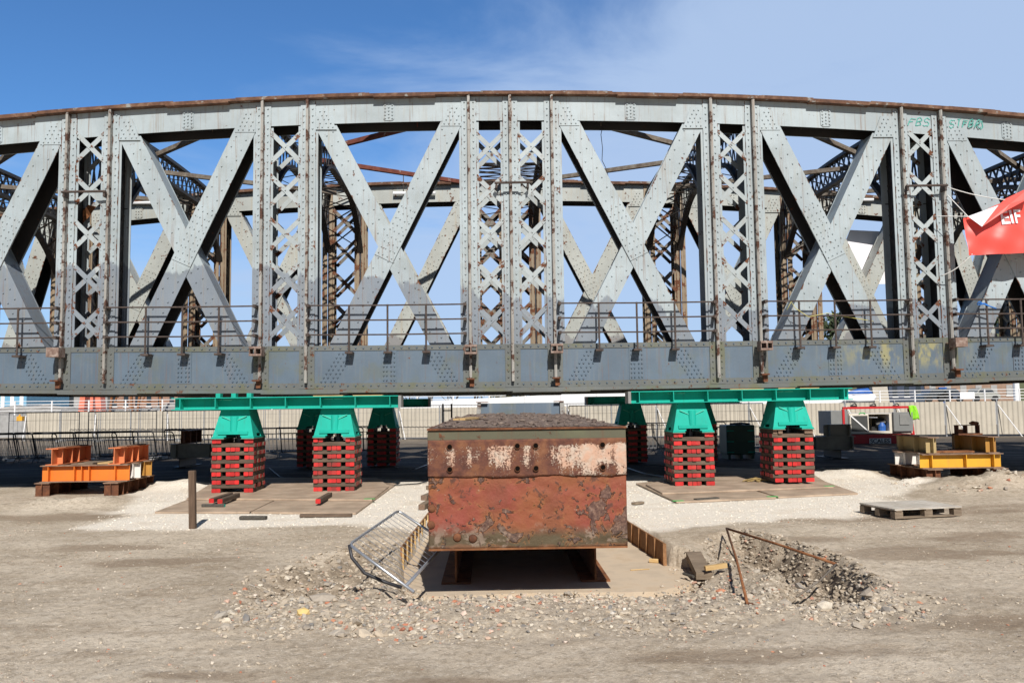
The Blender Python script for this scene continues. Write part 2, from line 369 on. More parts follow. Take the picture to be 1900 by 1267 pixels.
def chord_strip(mb, x0, x1, y0, y1, lo, hi, step=.8):
    n = max(1, int(math.ceil((x1-x0)/step))); xs = [x0+(x1-x0)*i/n for i in range(n+1)]
    b = len(mb.v); vs = []
    for x in xs: vs += [(x, y0, lo(x)), (x, y1, lo(x)), (x, y1, hi(x)), (x, y0, hi(x))]
    fs = [(0, 1, 2, 3), tuple(4*n+k for k in (3, 2, 1, 0))]
    for i in range(n):
        for k in range(4): fs.append((4*i+k, 4*i+(k+1) % 4, 4*i+4+(k+1) % 4, 4*i+4+k))
    mb.add(vs, fs)

def panel_list(rng):
    r = list(rng); return [(POSTS[i][-1], POSTS[i+1][0]) for i in r[:-1]]

def truss(y0, front):
    rng = FRONT_RANGE if front else range(0, 13)
    xa = POSTS[rng[0]][0]-.4; xb = POSTS[rng[-1]][-1]+.4
    y1 = y0+DEP; S = M['steel'] if front else M['rear']
    # ---- bottom chord
    c = MB(); chord_strip(c, xa, xb, y0, y1, lambda x: zb(x)+.075, zc)
    if front:
        for x in np.arange(xa+.1, xb, .158):
            if min(abs(x-f) for p in POSTS for f in p) > .19:
                c.rivet(x, y0-.014, zc(x)-.055); c.rivet(x, y0-.016, zb(x)+.145)
        for a, b in panel_list(rng):           # rivet fields where the diagonals end
            H = zc(a)-zb(a)
            for s, x0 in ((1, a+.24), (-1, b-.24)):
                for k in range(9):
                    z = zc(a)-.17-k*.082
                    for j in range(4):
                        xx = .46-.052*k+j*.085 + (.03 if j > 1 else 0) - .04
                        if xx > 0.0: c.rivet(x0+s*max(0, xx), y0-.001, z)
    ch = c.build('bottom_chord', M['chord'] if front else M['rear'], bridge)
    if front:
        e = MB()
        chord_strip(e, xa, xb, y0-.013, y0-.001, lambda x: zc(x)-.105, lambda x: zc(x)-.002)
        chord_strip(e, xa, xb, y0-.015, y0-.001, lambda x: zb(x)+.077, lambda x: zb(x)+.20)
        e.build('edge_angle', M['chord_edge'], ch)
    fl = MB(); chord_strip(fl, xa, xb, y0-.16, y1+.16, zb, lambda x: zb(x)+.072)
    for i, (a, b) in enumerate(panel_list(rng)):
        chord_strip(fl, a-.9, a+.7, y0-.165, y1+.15, lambda x: zb(x)-.022, lambda x: zb(x)-.001)
    fl.build('bottom_flange', M['chord_edge'], ch)
    # ---- top chord
    t = MB(); chord_strip(t, xa, xb, y0, y0+.02, zs, lambda x: zt(x)-.085, .5); chord_strip(t, xa, xb, y1-.02, y1, zs, lambda x: zt(x)-.085, .5)
    t.k = 1; chord_strip(t, xa, xb, y0+.0215, y1-.0215, lambda x: zt(x)-.12, lambda x: zt(x)-.086, .5); chord_strip(t, xa, xb, y1-.032, y1-.0215, lambda x: zs(x)+.004, lambda x: zt(x)-.121, .5); t.k = 0   # an open trough, its inside coloured dark in place of shade
    if not front:
        for a, b in panel_list(rng):
            m = (a+b)/2
            for i in range(3):
                for j in range(6): t.rivet(m+(i-1)*.075, y0-.014, zs(m)+.07+j*.085)
    tc_ = t.build('top_chord', [S, M['inside']], bridge)
    e = MB(); chord_strip(e, xa, xb, y0-.012, y0-.001, lambda x: zt(x)-.195, lambda x: zt(x)-.10, .5)
    e.build('edge_angle', S, tc_)
    e = MB(); chord_strip(e, xa, xb, y0-.15, y1+.15, lambda x: zt(x)-.083, lambda x: zt(x)-.03, .5)
    k = 0
    for a, b in panel_list(rng):
        chord_strip(e, a-1.5, a+1.3, y0-.13, y1+.13, lambda x: zt(x)-.029, lambda x: zt(x)-.006, .5)
        chord_strip(e, a+.2, a+1.2, y0-.10, y1+.10, lambda x: zt(x)-.005, lambda x: zt(x)+.012, .5)
        chord_strip(e, b-2.0, b-.7, y0-.17, y0-.02, lambda x: zt(x)-.115, lambda x: zt(x)-.085, .5)
    e.build('top_flange', M['rustflange'], tc_)
    # ---- splice plates at mid-panel
    for a, b in panel_list(rng):
        m = (a+b)/2
        s = MB(); zl, zh = zs(m)+.03, zt(m)-.20; q = .04; wd = .115
        s.prism([(m-wd+q, zl), (m+wd-q, zl), (m+wd, zl+q), (m+wd, zh-q), (m+wd-q, zh), (m-wd+q, zh), (m-wd, zh-q), (m-wd, zl+q)], y0-.014, y0-.001)
        if front:
            for i in range(3):
                for j in range(5): s.rivet(m+(i-1)*.075, y0-.014, zl+.045+j*(zh-zl-.09)/4+(0.0 if i != 1 else .02))
        s.build('splice_plate', S, tc_)
        if front:
            s = MB(); zl, zh = zb(m)+.205, zc(m)-.11
            s.box(m-.155, m+.155, y0-.013, y0-.001, zl, zh)
            for xx in (-.11, -.045, .045, .11):
                for j in range(7): s.rivet(m+xx, y0-.013, zl+.05+j*(zh-zl-.1)/6)
            s.build('splice_plate', M['chord'], ch)
    # ---- posts
    for i in rng:
        fx = POSTS[i]; xm = sum(fx)/len(fx)
        outer = S if front else M['rear_post']
        p = MB(); hf = .158 if front else .128
        for f in fx:
            lo, hi = zc(f)+.0, zt(f)-.10
            p.wbox(f-hf, f-.026, y0-.020, y0-.004, lo, hi, .022, 1.0); p.wbox(f+.026, f+hf, y0-.020, y0-.004, lo, hi, .022, 1.0)       # face angles
            p.box(f-hf+.003, f+hf-.003, y1+.002, y1+.018, lo, zs(f))
            for sgn in (-1, 1):
                if front:
                    z = zc(f)+.05
                    while z < hi-.03:
                        p.rivet(f+sgn*.095, y0-.020, z); z += .142
                p.box(f+sgn*hf-(.0 if sgn > 0 else .05), f+sgn*hf+(.05 if sgn > 0 else .0), y0+.002, y0+.016, lo, zs(f)-.03)   # batten behind the lacing
        po = p.build('lattice_post', outer, bridge)
        for f in fx:
            wb = MB(); wb.box(f-.012, f+.012, y0-.003, y1-.002, zc(f)+.001, zs(f)-.001); wb.build('web_plate', M['inside'], po)  # web coloured near-black in place of its unlit side
        if front:
            for f in fx:
                lg = MB(); lg.box(f-.158, f+.158, y0-.021, y0-.0155, zb(f)+.082, zc(f)-.001)
                for sgn in (-1, 1):
                    z = zb(f)+.16
                    while z < zc(f)-.03: lg.rivet(f+sgn*.095, y0-.021, z); z += .13
                lg.build('chord_angle', M['chord_edge'], po)
        if front:
            for f in fx:
                r = MB(); r.box(f-.012, f+.024, y0-.135, y0-.0215, zb(f)+.205, zt(f)-.086)
                r.box(f-.030, f-.0125, y0-.125, y0-.0215, zb(f)+.205, zt(f)-.1)
                z = zb(f)+.3
                while z < zt(f)-.2:
                    r.tube([(f-.034, y0-.08, z), (f+.028, y0-.08, z)], .02, 6); z += .142
                r.build('rib', M['rib'], po)
        for a, b in zip(fx[:-1], fx[1:]):
            pitch = .925; zz = zc(xm)+.50
            l = MB(); l2 = MB()
            while zz < zs(xm)+.1:
                for mb, ya, sw in ((l, y0+.004, 1 if xm < 0 or len(fx) == 3 else 1), (l2, y1-.03, -1)):
                    w2 = (b-a)/2-.135; cx = (a+b)/2; hh = w2*1.0
                    flip = -1 if len(fx) == 3 else 1
                    for s_, yy in ((1, ya), (-1, ya-.012 if mb is l else ya+.012)):
                        s2 = s_*flip
                        zlo, zhi = zz-hh, zz+hh
                        A = Vector((cx-w2, yy, zz-s2*hh)); B = Vector((cx+w2, yy, zz+s2*hh))
                        top = max(A.z, B.z); lim = zs(xm)-.01
                        if top > lim and zz > lim-.05: continue
                        mb.wbar(A, B, .097, .011, (0, 1, 0), (0, .12, .22, .40, .5, .60, .78, .88, 1), (.9, .85, .25, .05, .65, .05, .25, .85, .9))
                        if front and mb is l:
                            for q in (A+(B-A)*.07, A+(B-A)*.5, A+(B-A)*.93): mb.rivet(q.x, yy-.006, q.z, .018)
                zz += pitch
            l.build('lacing', M['steel_lace'] if front else M['rear_lace'], po)
            l2.build('lacing', M['steel_lace'] if front else M['rear_lace'], po)
        # side lacing between the near and the far leg of the post
        sl = MB(); f = fx[-1] if xm < .4 else fx[0]; sg = 1 if xm < .4 else -1; zz = zc(f)+.35
        while zz < zs(f)-.4:
            for s_ in (1, -1):
                sl.bar((f+sg*.016, y0+.02, zz-s_*.25), (f+sg*.016, y1-.02, zz+s_*.25), .09, .008, (1, 0, 0))
            zz += .55
        sl.build('side_lacing', M['frame'] if front else M['rear_post'], po)
    # ---- crossed diagonals
    for (a, b) in panel_list(rng):
        A, B = a+.16, b-.16; mid = (a+b)/2; rising_front = mid < .4
        W = .47; half = W/2
        def quad(xl, zl, xh, zh, y, dp, rivs, gus):
            d = MB(); zl_ = zl; dx = xh-xl; dz = zh-zl
            # lower end clipped level with the chord, upper end carried over the chord as a riveted shoe
            sh = .36; xs_ = xh+dx/dz*sh
            d.sheet([[(xl+o_, y, zl_), (xl+o_, y+.024, zl_), (xh+o_, y+.024, zh), (xh+o_, y, zh)] for o_ in (-half, -half+.035, half-.035, half)], (.62, .0, .0, .62))
            d.prism([(xl-half+.01, zl_), (xl+half-.01, zl_), (xh+half-.01, zh), (xh-half+.01, zh)], y0+dp-.024, y0+dp)
            sg = -1 if xh > xl else 1                 # the web closes the upper side; the trough is open below
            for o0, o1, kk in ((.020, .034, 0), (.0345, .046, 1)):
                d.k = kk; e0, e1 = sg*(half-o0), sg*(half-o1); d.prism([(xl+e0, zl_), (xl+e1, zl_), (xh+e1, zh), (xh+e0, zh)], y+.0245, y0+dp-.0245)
            d.prism([(xl-half+.03, zl_), (xl+half-.03, zl_), (xh+half-.03, zh), (xh-half+.03, zh)], y0+dp-.034, y0+dp-.0245)  # dark liner colour stands in for shade inside the trough
            d.k = 0
            d2 = [(xh-half, zh-.10), (xh+half, zh-.10)]
            lim_r = B+.0; lim_l = A
            top = [(min(xs_+half, lim_r), zh+sh), (max(xs_-half, lim_l), zh+sh)]
            pts = [(max(d2[0][0], lim_l), d2[0][1]), (min(d2[1][0], lim_r), d2[1][1]), (min(d2[1][0]+dx/dz*.1, lim_r), zh+.02)]+[(top[0][0], top[0][1]), (top[1][0], top[1][1])]
            d.prism(pts, y0-.026 if y >= y0-.02 else y-.010, y0-.003)
            ln = math.hypot(dx, dz); ux, uz = dx/ln, dz/ln; nx, nz = uz, -ux; pw = half*uz
            if rivs:
                s = .12; k = 0
                while s < ln-.15:
                    for o in (-1, 1):
                        off = pw*.45*o
                        d.rivet(xl+ux*s+nx*off+ux*.04*o, y, zl_+uz*s+nz*off, .02)
                    s += .235
                for j in range(5):
                    for o in (-.75, -.3, .3, .75):
                        px, pz = xh+dx/dz*(j*.085)+half*.9*o, zh-.05+j*.085
                        if lim_l+.02 < px < lim_r-.02: d.rivet(px, (y0-.026 if y >= y0-.02 else y-.010), pz, .019)
            if gus and rivs:
                cxp, czp = (xl+xh)/2, (zl+zh)/2; g = .62
                c1 = (cxp-ux*g, czp-uz*g); c2 = (cxp+ux*g, czp+uz*g)
                d.prism([(c1[0]-nx*pw, c1[1]-nz*pw), (c1[0]+nx*pw, c1[1]+nz*pw), (c2[0]+nx*pw, c2[1]+nz*pw), (c2[0]-nx*pw, c2[1]-nz*pw)], y-.014, y-.001)
                for j in range(9):
                    for o in (-.72, -.25, .25, .72):
                        s = -g+.07+j*(2*g-.14)/8
                        d.rivet(cxp+ux*s+nx*pw*o, y-.014, czp+uz*s+nz*pw*o, .018)
            return d
        zl = (zc(a)+zc(b))/2-.0; zl += .001
        fr = quad(A+.53, zl, B-.20, zs(B)-.02, y0-.014, DEP-.03, True, True) if rising_front else quad(B-.53, zl, A+.20, zs(A)-.02, y0-.014, DEP-.03, True, True)
        bk = quad(B-.46, zl, A+.20, zs(A)-.02, y0+.004, DEP-.05, True, False) if rising_front else quad(A+.46, zl, B-.20, zs(B)-.02, y0+.004, DEP-.05, True, False)
        fr.build('diagonal_brace', [S, M['inside']], bridge); bk.build('diagonal_brace', [S, M['inside']], bridge)

truss(YF, True)
truss(YB, False)

# ---- sway frames: arched lattice girders across the bridge at every pair of posts
for i in range(1, 12):
    fx = POSTS[i]; xm = sum(fx)/len(fx)
    ya, yb_ = YF+DEP+.02, YB-.005; ym = (ya+yb_)/2; hw = (yb_-ya)/2
    zt_ = zs(xm)+.30
    upper = lambda y: zt_+.12*(1-((y-ym)/hw)**2)
    lower = lambda y: zt_-.46-1.25*max(0, (abs((y-ym)/hw)-.35)/.65)**2.0
    g = MB()
    for f in (fx[0], fx[-1]):
        ys = np.linspace(ya, yb_, 23)
        for y, y2 in zip(ys[:-1], ys[1:]):
            g.bar((f, y, upper(y)), (f, y2, upper(y2)), .16, .08); g.bar((f, y, lower(y)), (f, y2, lower(y2)), .16, .08)
            g.bar((f-.012, y, upper(y)), (f-.012, y2, lower(y2)), .008, .075); g.bar((f+.012, y, lower(y)), (f+.012, y2, upper(y2)), .008, .075)
    a, b = fx[0], fx[-1]
    ys = np.linspace(ya+.1, yb_-.1, 12 if len(fx) == 2 else 18)
    for y, y2 in zip(ys[:-1], ys[1:]):          # lacing across the soffit
        g.bar((a, y, lower(y)-.03), (b, y2, lower(y2)-.03), .06, .01); g.bar((b, y, lower(y)-.042), (a, y2, lower(y2)-.042), .06, .01)
        if len(fx) == 2: g.bar((a, y, upper(y)+.03), (b, y2, upper(y2)+.03), .06, .01)
    g.build('sway_frame', M['frame'], bridge)
# ---- flat bracing between the frames, under the sky
centres = [sum(p)/len(p) for p in POSTS]
for i in range(1, 11):
    a, b = centres[i], centres[i+1]; lft = (a+b)/2 < .4
    mt = M['redbar'] if i in (5,) else M['greybar']
    za, zb_ = zs(a)+.12, zs(b)+.12
    m = MB(); m.bar((a, 19.5, za), (a+(b-a)*.58, YF+DEP, zb_), .10, .10) if lft else m.bar((b, 19.5, zb_), (b-(b-a)*.58, YF+DEP, za), .10, .10)
    m.build('top_bracing', mt, bridge)
    m = MB(); m.bar((a, 19.6, za-.12), (b, 22.8, zb_-.12), .10, .10) if lft else m.bar((b, 19.6, zb_-.12), (a, 22.4, za-.12), .10, .10)
    m.build('top_bracing', mt, bridge)
# ---- floor: cross girders and a low dark deck between the bottom chords
fl = MB(); fl.box(POSTS[1][0], POSTS[-2][-1], YF+DEP+.2, YB-.2, 2.22, 2.42)
fl.build('deck_plate', M['frame'], bridge)
for i in range(2, 11):
    m = MB(); x = centres[i]; m.box(x-.18, x+.18, YF+DEP+.17, YB-.17, 2.135, 2.219); m.build('cross_girder', M['frame'], bridge)

# ---- hand railing on the outside of the near chord
RY = 16.98
def railing(a, b, posts):
    z = [3.84, 3.535, 3.235]
    r = MB()
    for zz in z: r.tube([(a, RY, zz), ((a+b)/2, RY, zz-.008), (b, RY, zz)], .017, 6)
    ro = r.build('railing', M['rail'], bridge)
    for e_ in (a, b):
        for zz in z: m = MB(); m.box(e_-.03, e_+.03, RY-.03, YF-.03, zz-.03, zz+.03); m.build('rail_bracket', M['rail'], ro)
    for x in posts:
        m = MB(); m.tube([(x, RY-.002, 2.885), (x, RY-.002, 3.85)], .021, 7)
        m.box(x-.078, x+.078, RY-.045, YF-.018, 2.842, 2.884); m.build('railing_post', M['rail'], ro)
railing(-7.85, -4.83, (-7.03, -6.29, -5.55)); railing(-3.75, -.52, (-2.90, -2.11, -1.32)); railing(1.44, 4.68, (2.25, 3.04, 3.83))
railing(5.75, 8.80, (6.44, 7.19, 7.94)); railing(9.78, 12.6, (10.41, 11.14, 11.9)); railing(-11.7, -8.85, (-11.0, -10.3, -9.6))
# ---- bracket boxes and stub arms on the outside of the near chord
for k, (x, dz) in enumerate(((-8.80, 0), (-4.76, 0), (-.40, 0), (1.36, 0), (5.68, 0), (9.74, 0))):
    zc0 = zc(x)-.03
    m = MB(); w2 = .125
    m.box(x-w2, x+w2, YF-.40, YF-.137, zc0-.045, zc0+.0)
    m.box(x-w2, x+w2, YF-.40, YF-.137, zc0-.19, zc0-.15)
    if k in (0, 5): m.box(x-w2, x+w2, YF-.40, YF-.385, zc0-.15, zc0-.045)
    else: m.box(x-.014, x+.014, YF-.40, YF-.137, zc0-.15, zc0-.045)
    m.box(x-w2, x-w2+.015, YF-.385, YF-.137, zc0-.15, zc0-.045); m.box(x+w2-.015, x+w2, YF-.385, YF-.137, zc0-.15, zc0-.045)
    bo = m.build('footway_bracket', M['bracket'], bridge)
    m = MB(); m.box(x-.03, x+.06, YF-.20, YF-.137, zb(x)+.10, zb(x)+.24); m.box(x-.09, x+.07, YF-.30, YF-.10, zb(x)+.24, zb(x)+.27)
    m.build('stub_arm', M['rust'], bridge)
# ---- short bars across the posts
for xa, xb, z in ((-8.80, -7.9, 6.24), (.12, .86, 6.38), (8.83, 9.72, 6.265)):
    m = MB(); m.tube([(xa, YF-.22, z), (xb, YF-.22, z+.01)], .026, 8)
    for e_ in (xa+.04, xb-.04): m.box(e_-.02, e_+.02, YF-.22, YF-.03, z-.10, z+.02)
    m.build('cross_bar', M['rail'], bridge)
# ---- a rusted plate on the left post, fluorescent lamps on the far chord
m = MB(); c0 = P(165, 397, 17.75)
m.add([(c0.x-.12, 17.75, c0.z-.2), (c0.x+.02, 17.75, c0.z-.05), (c0.x+.22, 17.6, c0.z+.12), (c0.x+.06, 17.6, c0.z+.16), (c0.x-.10, 17.7, c0.z+.06)], [(0, 1, 2, 3, 4)])
pl_ = m.build('loose_plate', M['rustwarm'], bridge); sm_ = pl_.modifiers.new('thickness', 'SOLIDIFY'); sm_.thickness = .012
for a, b in ((-2.82, -1.58), (-10.55, -9.75), (10.5, 11.5)):
    z = 8.02-.004*((a+b)/2)**2*.6
    m = MB(); m.tube([(a, YB-.12, z), (b, YB-.12, z)], .05, 8); lo = m.build('strip_lamp', M['whiterail'], bridge)
    m = MB(); m.tube([(a+.3, YB-.12, z+.05), (a+.3, YB-.12, z+.55)], .012, 6); m.tube([(b-.3, YB-.12, z+.05), (b-.3, YB-.12, z+.4)], .012, 6); m.build('hanger', M['rail'], lo)
# ---- graffiti sprayed on the top chord
def scrawl(strokes, sx, sy, x0, z0):
    m = MB()
    for st in strokes:
        pts = [(x0+sx*(u+.35*v)+.01*math.sin(9*v+x0*7), YF-.029 if x0 > 9.8 else YF-.003, z0+sy*v+.012*math.sin(11*u+x0*5)) for u, v in st]; m.tube(pts, .011, 5)
    return m
arc = lambda cx, cy, rx, ry, a0, a1, n=7: [(cx+rx*math.cos(RAD(a0+(a1-a0)*k/n)), cy+ry*math.sin(RAD(a0+(a1-a0)*k/n))) for k in range(n+1)]
LET = {
 'F': [[(0.1, 0), (.2, .5), (.25, 1), (.9, .95)], [(.15, .5), (.7, .55)]],
 'B': [[(.1, 0), (.2, 1)], [(.2, 1)]+arc(.4, .75, .35, .25, 90, -90)+[(.15, .5)], arc(.4, .25, .42, .25, 90, -90)+[(.1, 0)]],
 'S': [arc(.5, .75, .4, .25, 20, 270)+arc(.5, .25, .42, .25, 90, -160)],
 'I': [[(.5, 0), (.55, 1)], [(.3, 1), (.8, 1)]],
 'R': [[(.1, 0), (.2, 1)], [(.2, 1)]+arc(.4, .75, .4, .25, 90, -90)+[(.2, .5), (.8, .0), (1.2, .1)]],
}
mg = MB(); x0 = 9.06
for k, ch_ in enumerate('FBS'):
    mm = scrawl(LET[ch_], .16, .17, 9.02+k*.165, 7.63+(.01 if k % 2 else 0)); mg.add(mm.v, mm.f)
mg.build('graffiti', M['graffiti'], bridge)
mg = MB()
for k, ch_ in enumerate('SIFBR'):
    mm = scrawl(LET[ch_], .13, .17, 9.90+k*.145, 7.58+(.012 if k % 2 else 0)); mg.add(mm.v, mm.f)
mm = MB(); mm.tube([(10.66, YF-.003, 7.74), (10.68, YF-.003, 7.60), (10.63, YF-.003, 7.55)], .012, 5); mg.add(mm.v, mm.f)
mg.build('graffiti', M['graffiti'], bridge)

# ================================================================== BANNERS AND ROPES
BY = 16.62
def wob(x, z): return .035*math.sin(3.1*x+.7*z)+.02*math.sin(7.3*z-1.3*x)+.018*math.sin(11*x-6*z)+.012*math.sin(5*x+13*z)
bn = thing('banner', 'red banner with white letters tied to the right post, its corner folded over', 'banner', (11.5, BY, 4.7))
m = MB(); nx_, nz_ = 150, 50
tl = Vector((9.82, 0, 5.49)); bl = Vector((9.88, 0, 4.71)); tr = Vector((13.6, 0, 6.95)); br = Vector((13.6, 0, 4.83))
vs = []
for j in range(nz_+1):
    for i in range(nx_+1):
        a = tl.lerp(tr, i/nx_); b = bl.lerp(br, i/nx_); p = b.lerp(a, j/nz_)
        if j == nz_ and i < 24: p.z -= .02*math.sin(i/24*math.pi)
        vs.append((p.x, BY+wob(p.x, p.z), p.z))
fs = [(j*(nx_+1)+i, j*(nx_+1)+i+1, (j+1)*(nx_+1)+i+1, (j+1)*(nx_+1)+i) for j in range(nz_) for i in range(nx_)]
m.add(vs, fs); m.build('sheet', M['redbanner'], bn, smooth=True, fix=False)
def sheet(name, pix, ys, mat, parent):
    mm = MB(); pts = [P(x, y, Y) for (x, y), Y in zip(pix, ys)]; c = sum(pts, Vector())/len(pts); c.y -= .05
    mm.add(pts+[c], [(i, (i+1) % len(pts), len(pts)) for i in range(len(pts))])
    o = mm.build(name, mat, parent, fix=False); s_ = o.modifiers.new('thickness', 'SOLIDIFY'); s_.thickness = .006; return o
sheet('folded_corner', [(1796, 402), (1853, 381), (1838, 404), (1822, 421)], (BY-.02, BY-.10, BY-.16, BY-.22), M['whitebanner'], bn)
sheet('folded_edge', [(1822, 421), (1853, 381), (1866, 369), (1912, 347), (1912, 367), (1862, 394)], (BY-.235, BY-.14, BY-.12, BY-.10, BY-.20, BY-.25), M['redbanner'], bn)
def letter_strip(parent, txt, x, z, size, mat, y, rz=0, warp=None, slant=0, sx=1.0, name='lettering', thick=.008):
    cu = bpy.data.curves.new('t', 'FONT'); cu.body = txt; cu.size = size; cu.extrude = thick/2; cu.offset = size*.018; cu.align_x = 'LEFT'; cu.shear = slant
    ob = bpy.data.objects.new('t', cu); COL.objects.link(ob); bpy.context.view_layer.update()
    me = bpy.data.meshes.new_from_object(ob.evaluated_get(bpy.context.evaluated_depsgraph_get())); COL.objects.unlink(ob); bpy.data.objects.remove(ob)
    mm = MB(); vs = []
    for v in me.vertices:
        X = x+v.co.x*sx*math.cos(rz)-v.co.y*math.sin(rz); Z = z+v.co.x*sx*math.sin(rz)+v.co.y*math.cos(rz)
        vs.append((X, (y+warp(X, Z) if warp else y)-v.co.z, Z))
    mm.add(vs, [tuple(p.vertices) for p in me.polygons])
    return mm.build(name, mat, parent)
e0 = P(1855, 416, BY)
letter_strip(bn, 'EIF', e0.x, e0.z-.015, .41, M['whitebanner'], BY-.020, RAD(5), wob, slant=.05, sx=.93)
def rope(name, label, pts, r, mat, cat='rope', group=None):
    m = MB(); m.tube(pts, r, 6); return tag(m.build(name, mat, smooth=True), label, cat, group)
def sag(p, q, s, n=8): return [Vector(p).lerp(Vector(q), k/n)-Vector((0, 0, s*4*(k/n)*(1-k/n))) for k in range(n+1)]
pst = lambda x, y: P(x, y, 17.03)
rope('rope', 'white rope from the right post up to the folded top edge of the red banner', sag(pst(1757, 347), P(1866, 371, BY-.13), .04), .010, M['whiterope'])
rope('rope', 'white rope slanting down to the left corner of the red banner', sag(pst(1758, 362), P(1796, 402, BY), .0), .009, M['whiterope'])
rope('rope', 'taut level white rope tying the left corner of the red banner round the right post', sag(pst(1735, 401), P(1796, 402, BY), .0), .009, M['whiterope'])
rope('rope', 'slack white rope hanging from the lower corner of the red banner', sag(pst(1745, 512), P(1804, 471, BY), .07)+[], .010, M['whiterope'])
m = MB(); K = P(1817, 563, 16.95)
m.tube([K+Vector((.04*math.cos(a)*(1+.2*(k % 3)), -.02+.02*math.sin(a*2), .035*math.sin(a))) for k, a in enumerate(np.linspace(0, 12, 26))], .009, 5)
m.tube([K, K+Vector((.12, -.01, -.03)), K+Vector((.24, 0, -.07)), K+Vector((.36, .01, -.11))], .014, 5); m.tube([K, K+Vector((.1, -.02, .0)), K+Vector((.2, 0, -.05)), K+Vector((.30, .02, -.10))], .011, 5)
tag(m.build('rope', M['bluerope'], smooth=True), 'knotted bright blue rope tied on the top rail below the red banner', 'rope')
rope('rope', 'thin yellow cord tied to the railing and trailing across the crossed diagonals at the right', [P(1460, 575, 16.94), P(1468, 560, 16.94), P(1476, 572, 16.92), P(1500, 588, 16.95), P(1535, 581, 17.0), P(1560, 586, 17.0), P(1620, 596, 17.05)], .008, M['yellowrope'])
rope('cable', 'thin dark wire hanging from the top chord right of the middle post', [P(1118, 236, 17.6), P(1115, 250, 17.55), P(1118, 275, 17.6), P(1117, 298, 17.6), P(1124, 312, 17.6), P(1129, 330, 17.6)], .008, M['black'])
m = MB()
pts = [P(1577, 427, 25.0), P(1664, 431, 25.1), P(1672, 500, 25.0), P(1668, 527, 24.95), P(1600, 527, 24.95), P(1538, 528, 24.9)]
m.add(pts, [(0, 1, 2, 3, 4, 5)]); o = m.build('banner', M['whitebanner'], fix=False)
tag(o, 'plain white banner hung on the far side of the bridge, seen between the crossed diagonals', 'banner'); s_ = o.modifiers.new('thickness', 'SOLIDIFY'); s_.thickness = .008
# ================================================================== THE GROUND
rs = np.random.RandomState(11)
_T = rs.rand(256, 256)
def vnoise(x, y):
    xi = np.floor(x).astype(int); yi = np.floor(y).astype(int); fx = x-xi; fy = y-yi
    fx = fx*fx*(3-2*fx); fy = fy*fy*(3-2*fy)
    g = lambda a, b: _T[a % 256, b % 256]
    return (g(xi, yi)*(1-fx)+g(xi+1, yi)*fx)*(1-fy)+(g(xi, yi+1)*(1-fx)+g(xi+1, yi+1)*fx)*fy-.5
def fbm(x, y, o=4, s=1.0):
    r = 0; a = 1.0
    for k in range(o): r = r+a*vnoise(x*s+17*k, y*s+9*k); a *= .5; s *= 2.03
    return r
sst = lambda v, a, b: (lambda t: t*t*(3-2*t))(np.clip((v-a)/(b-a), 0, 1))
def sdpoly(x, y, poly):       # signed distance, negative inside
    d = np.full(x.shape, 1e9); ins = np.zeros(x.shape, bool); n = len(poly)
    for i in range(n):
        ax, ay = poly[i]; bx, by = poly[(i+1) % n]; ex, ey = bx-ax, by-ay
        t = np.clip(((x-ax)*ex+(y-ay)*ey)/(ex*ex+ey*ey), 0, 1)
        d = np.minimum(d, np.hypot(x-ax-t*ex, y-ay-t*ey))
        c = ((ay > y) != (by > y)) & (x < (bx-ax)*(y-ay)/(by-ay+1e-12)+ax); ins ^= c
    return np.where(ins, -d, d)
PIT = [(-.98, 8.75), (2.0, 8.75), (2.6, 9.6), (2.50, 10.1), (2.24, 10.42), (1.90, 14.6), (-1.0, 14.6), (-1.16, 10.45)]
gp = lambda x, y: (float(G(x, y)[0]), float(G(x, y)[1]))
WHITE = [gp(*p) for p in ((140, 982), (250, 940), (235, 921), (300, 889), (380, 878), (760, 874), (1200, 868), (1530, 876), (1640, 884), (1712, 902), (1652, 922), (1690, 937), (1600, 958), (1380, 970), (1230, 984), (1160, 990), (800, 990), (640, 976), (470, 980), (330, 984))]
CR = [(2.75, 10.7), (3.35, 11.3), (3.70, 10.4), (3.92, 9.2), (3.72, 7.9), (3.1, 7.2), (2.55, 7.6), (2.95, 8.7), (2.72, 9.6)]
LD = [(-1.22, 11.3), (-1.5, 11.5), (-2.0, 10.2), (-2.5, 8.7), (-2.3, 7.7), (-1.3, 8.0), (-1.05, 9.0), (-1.18, 10.2)]
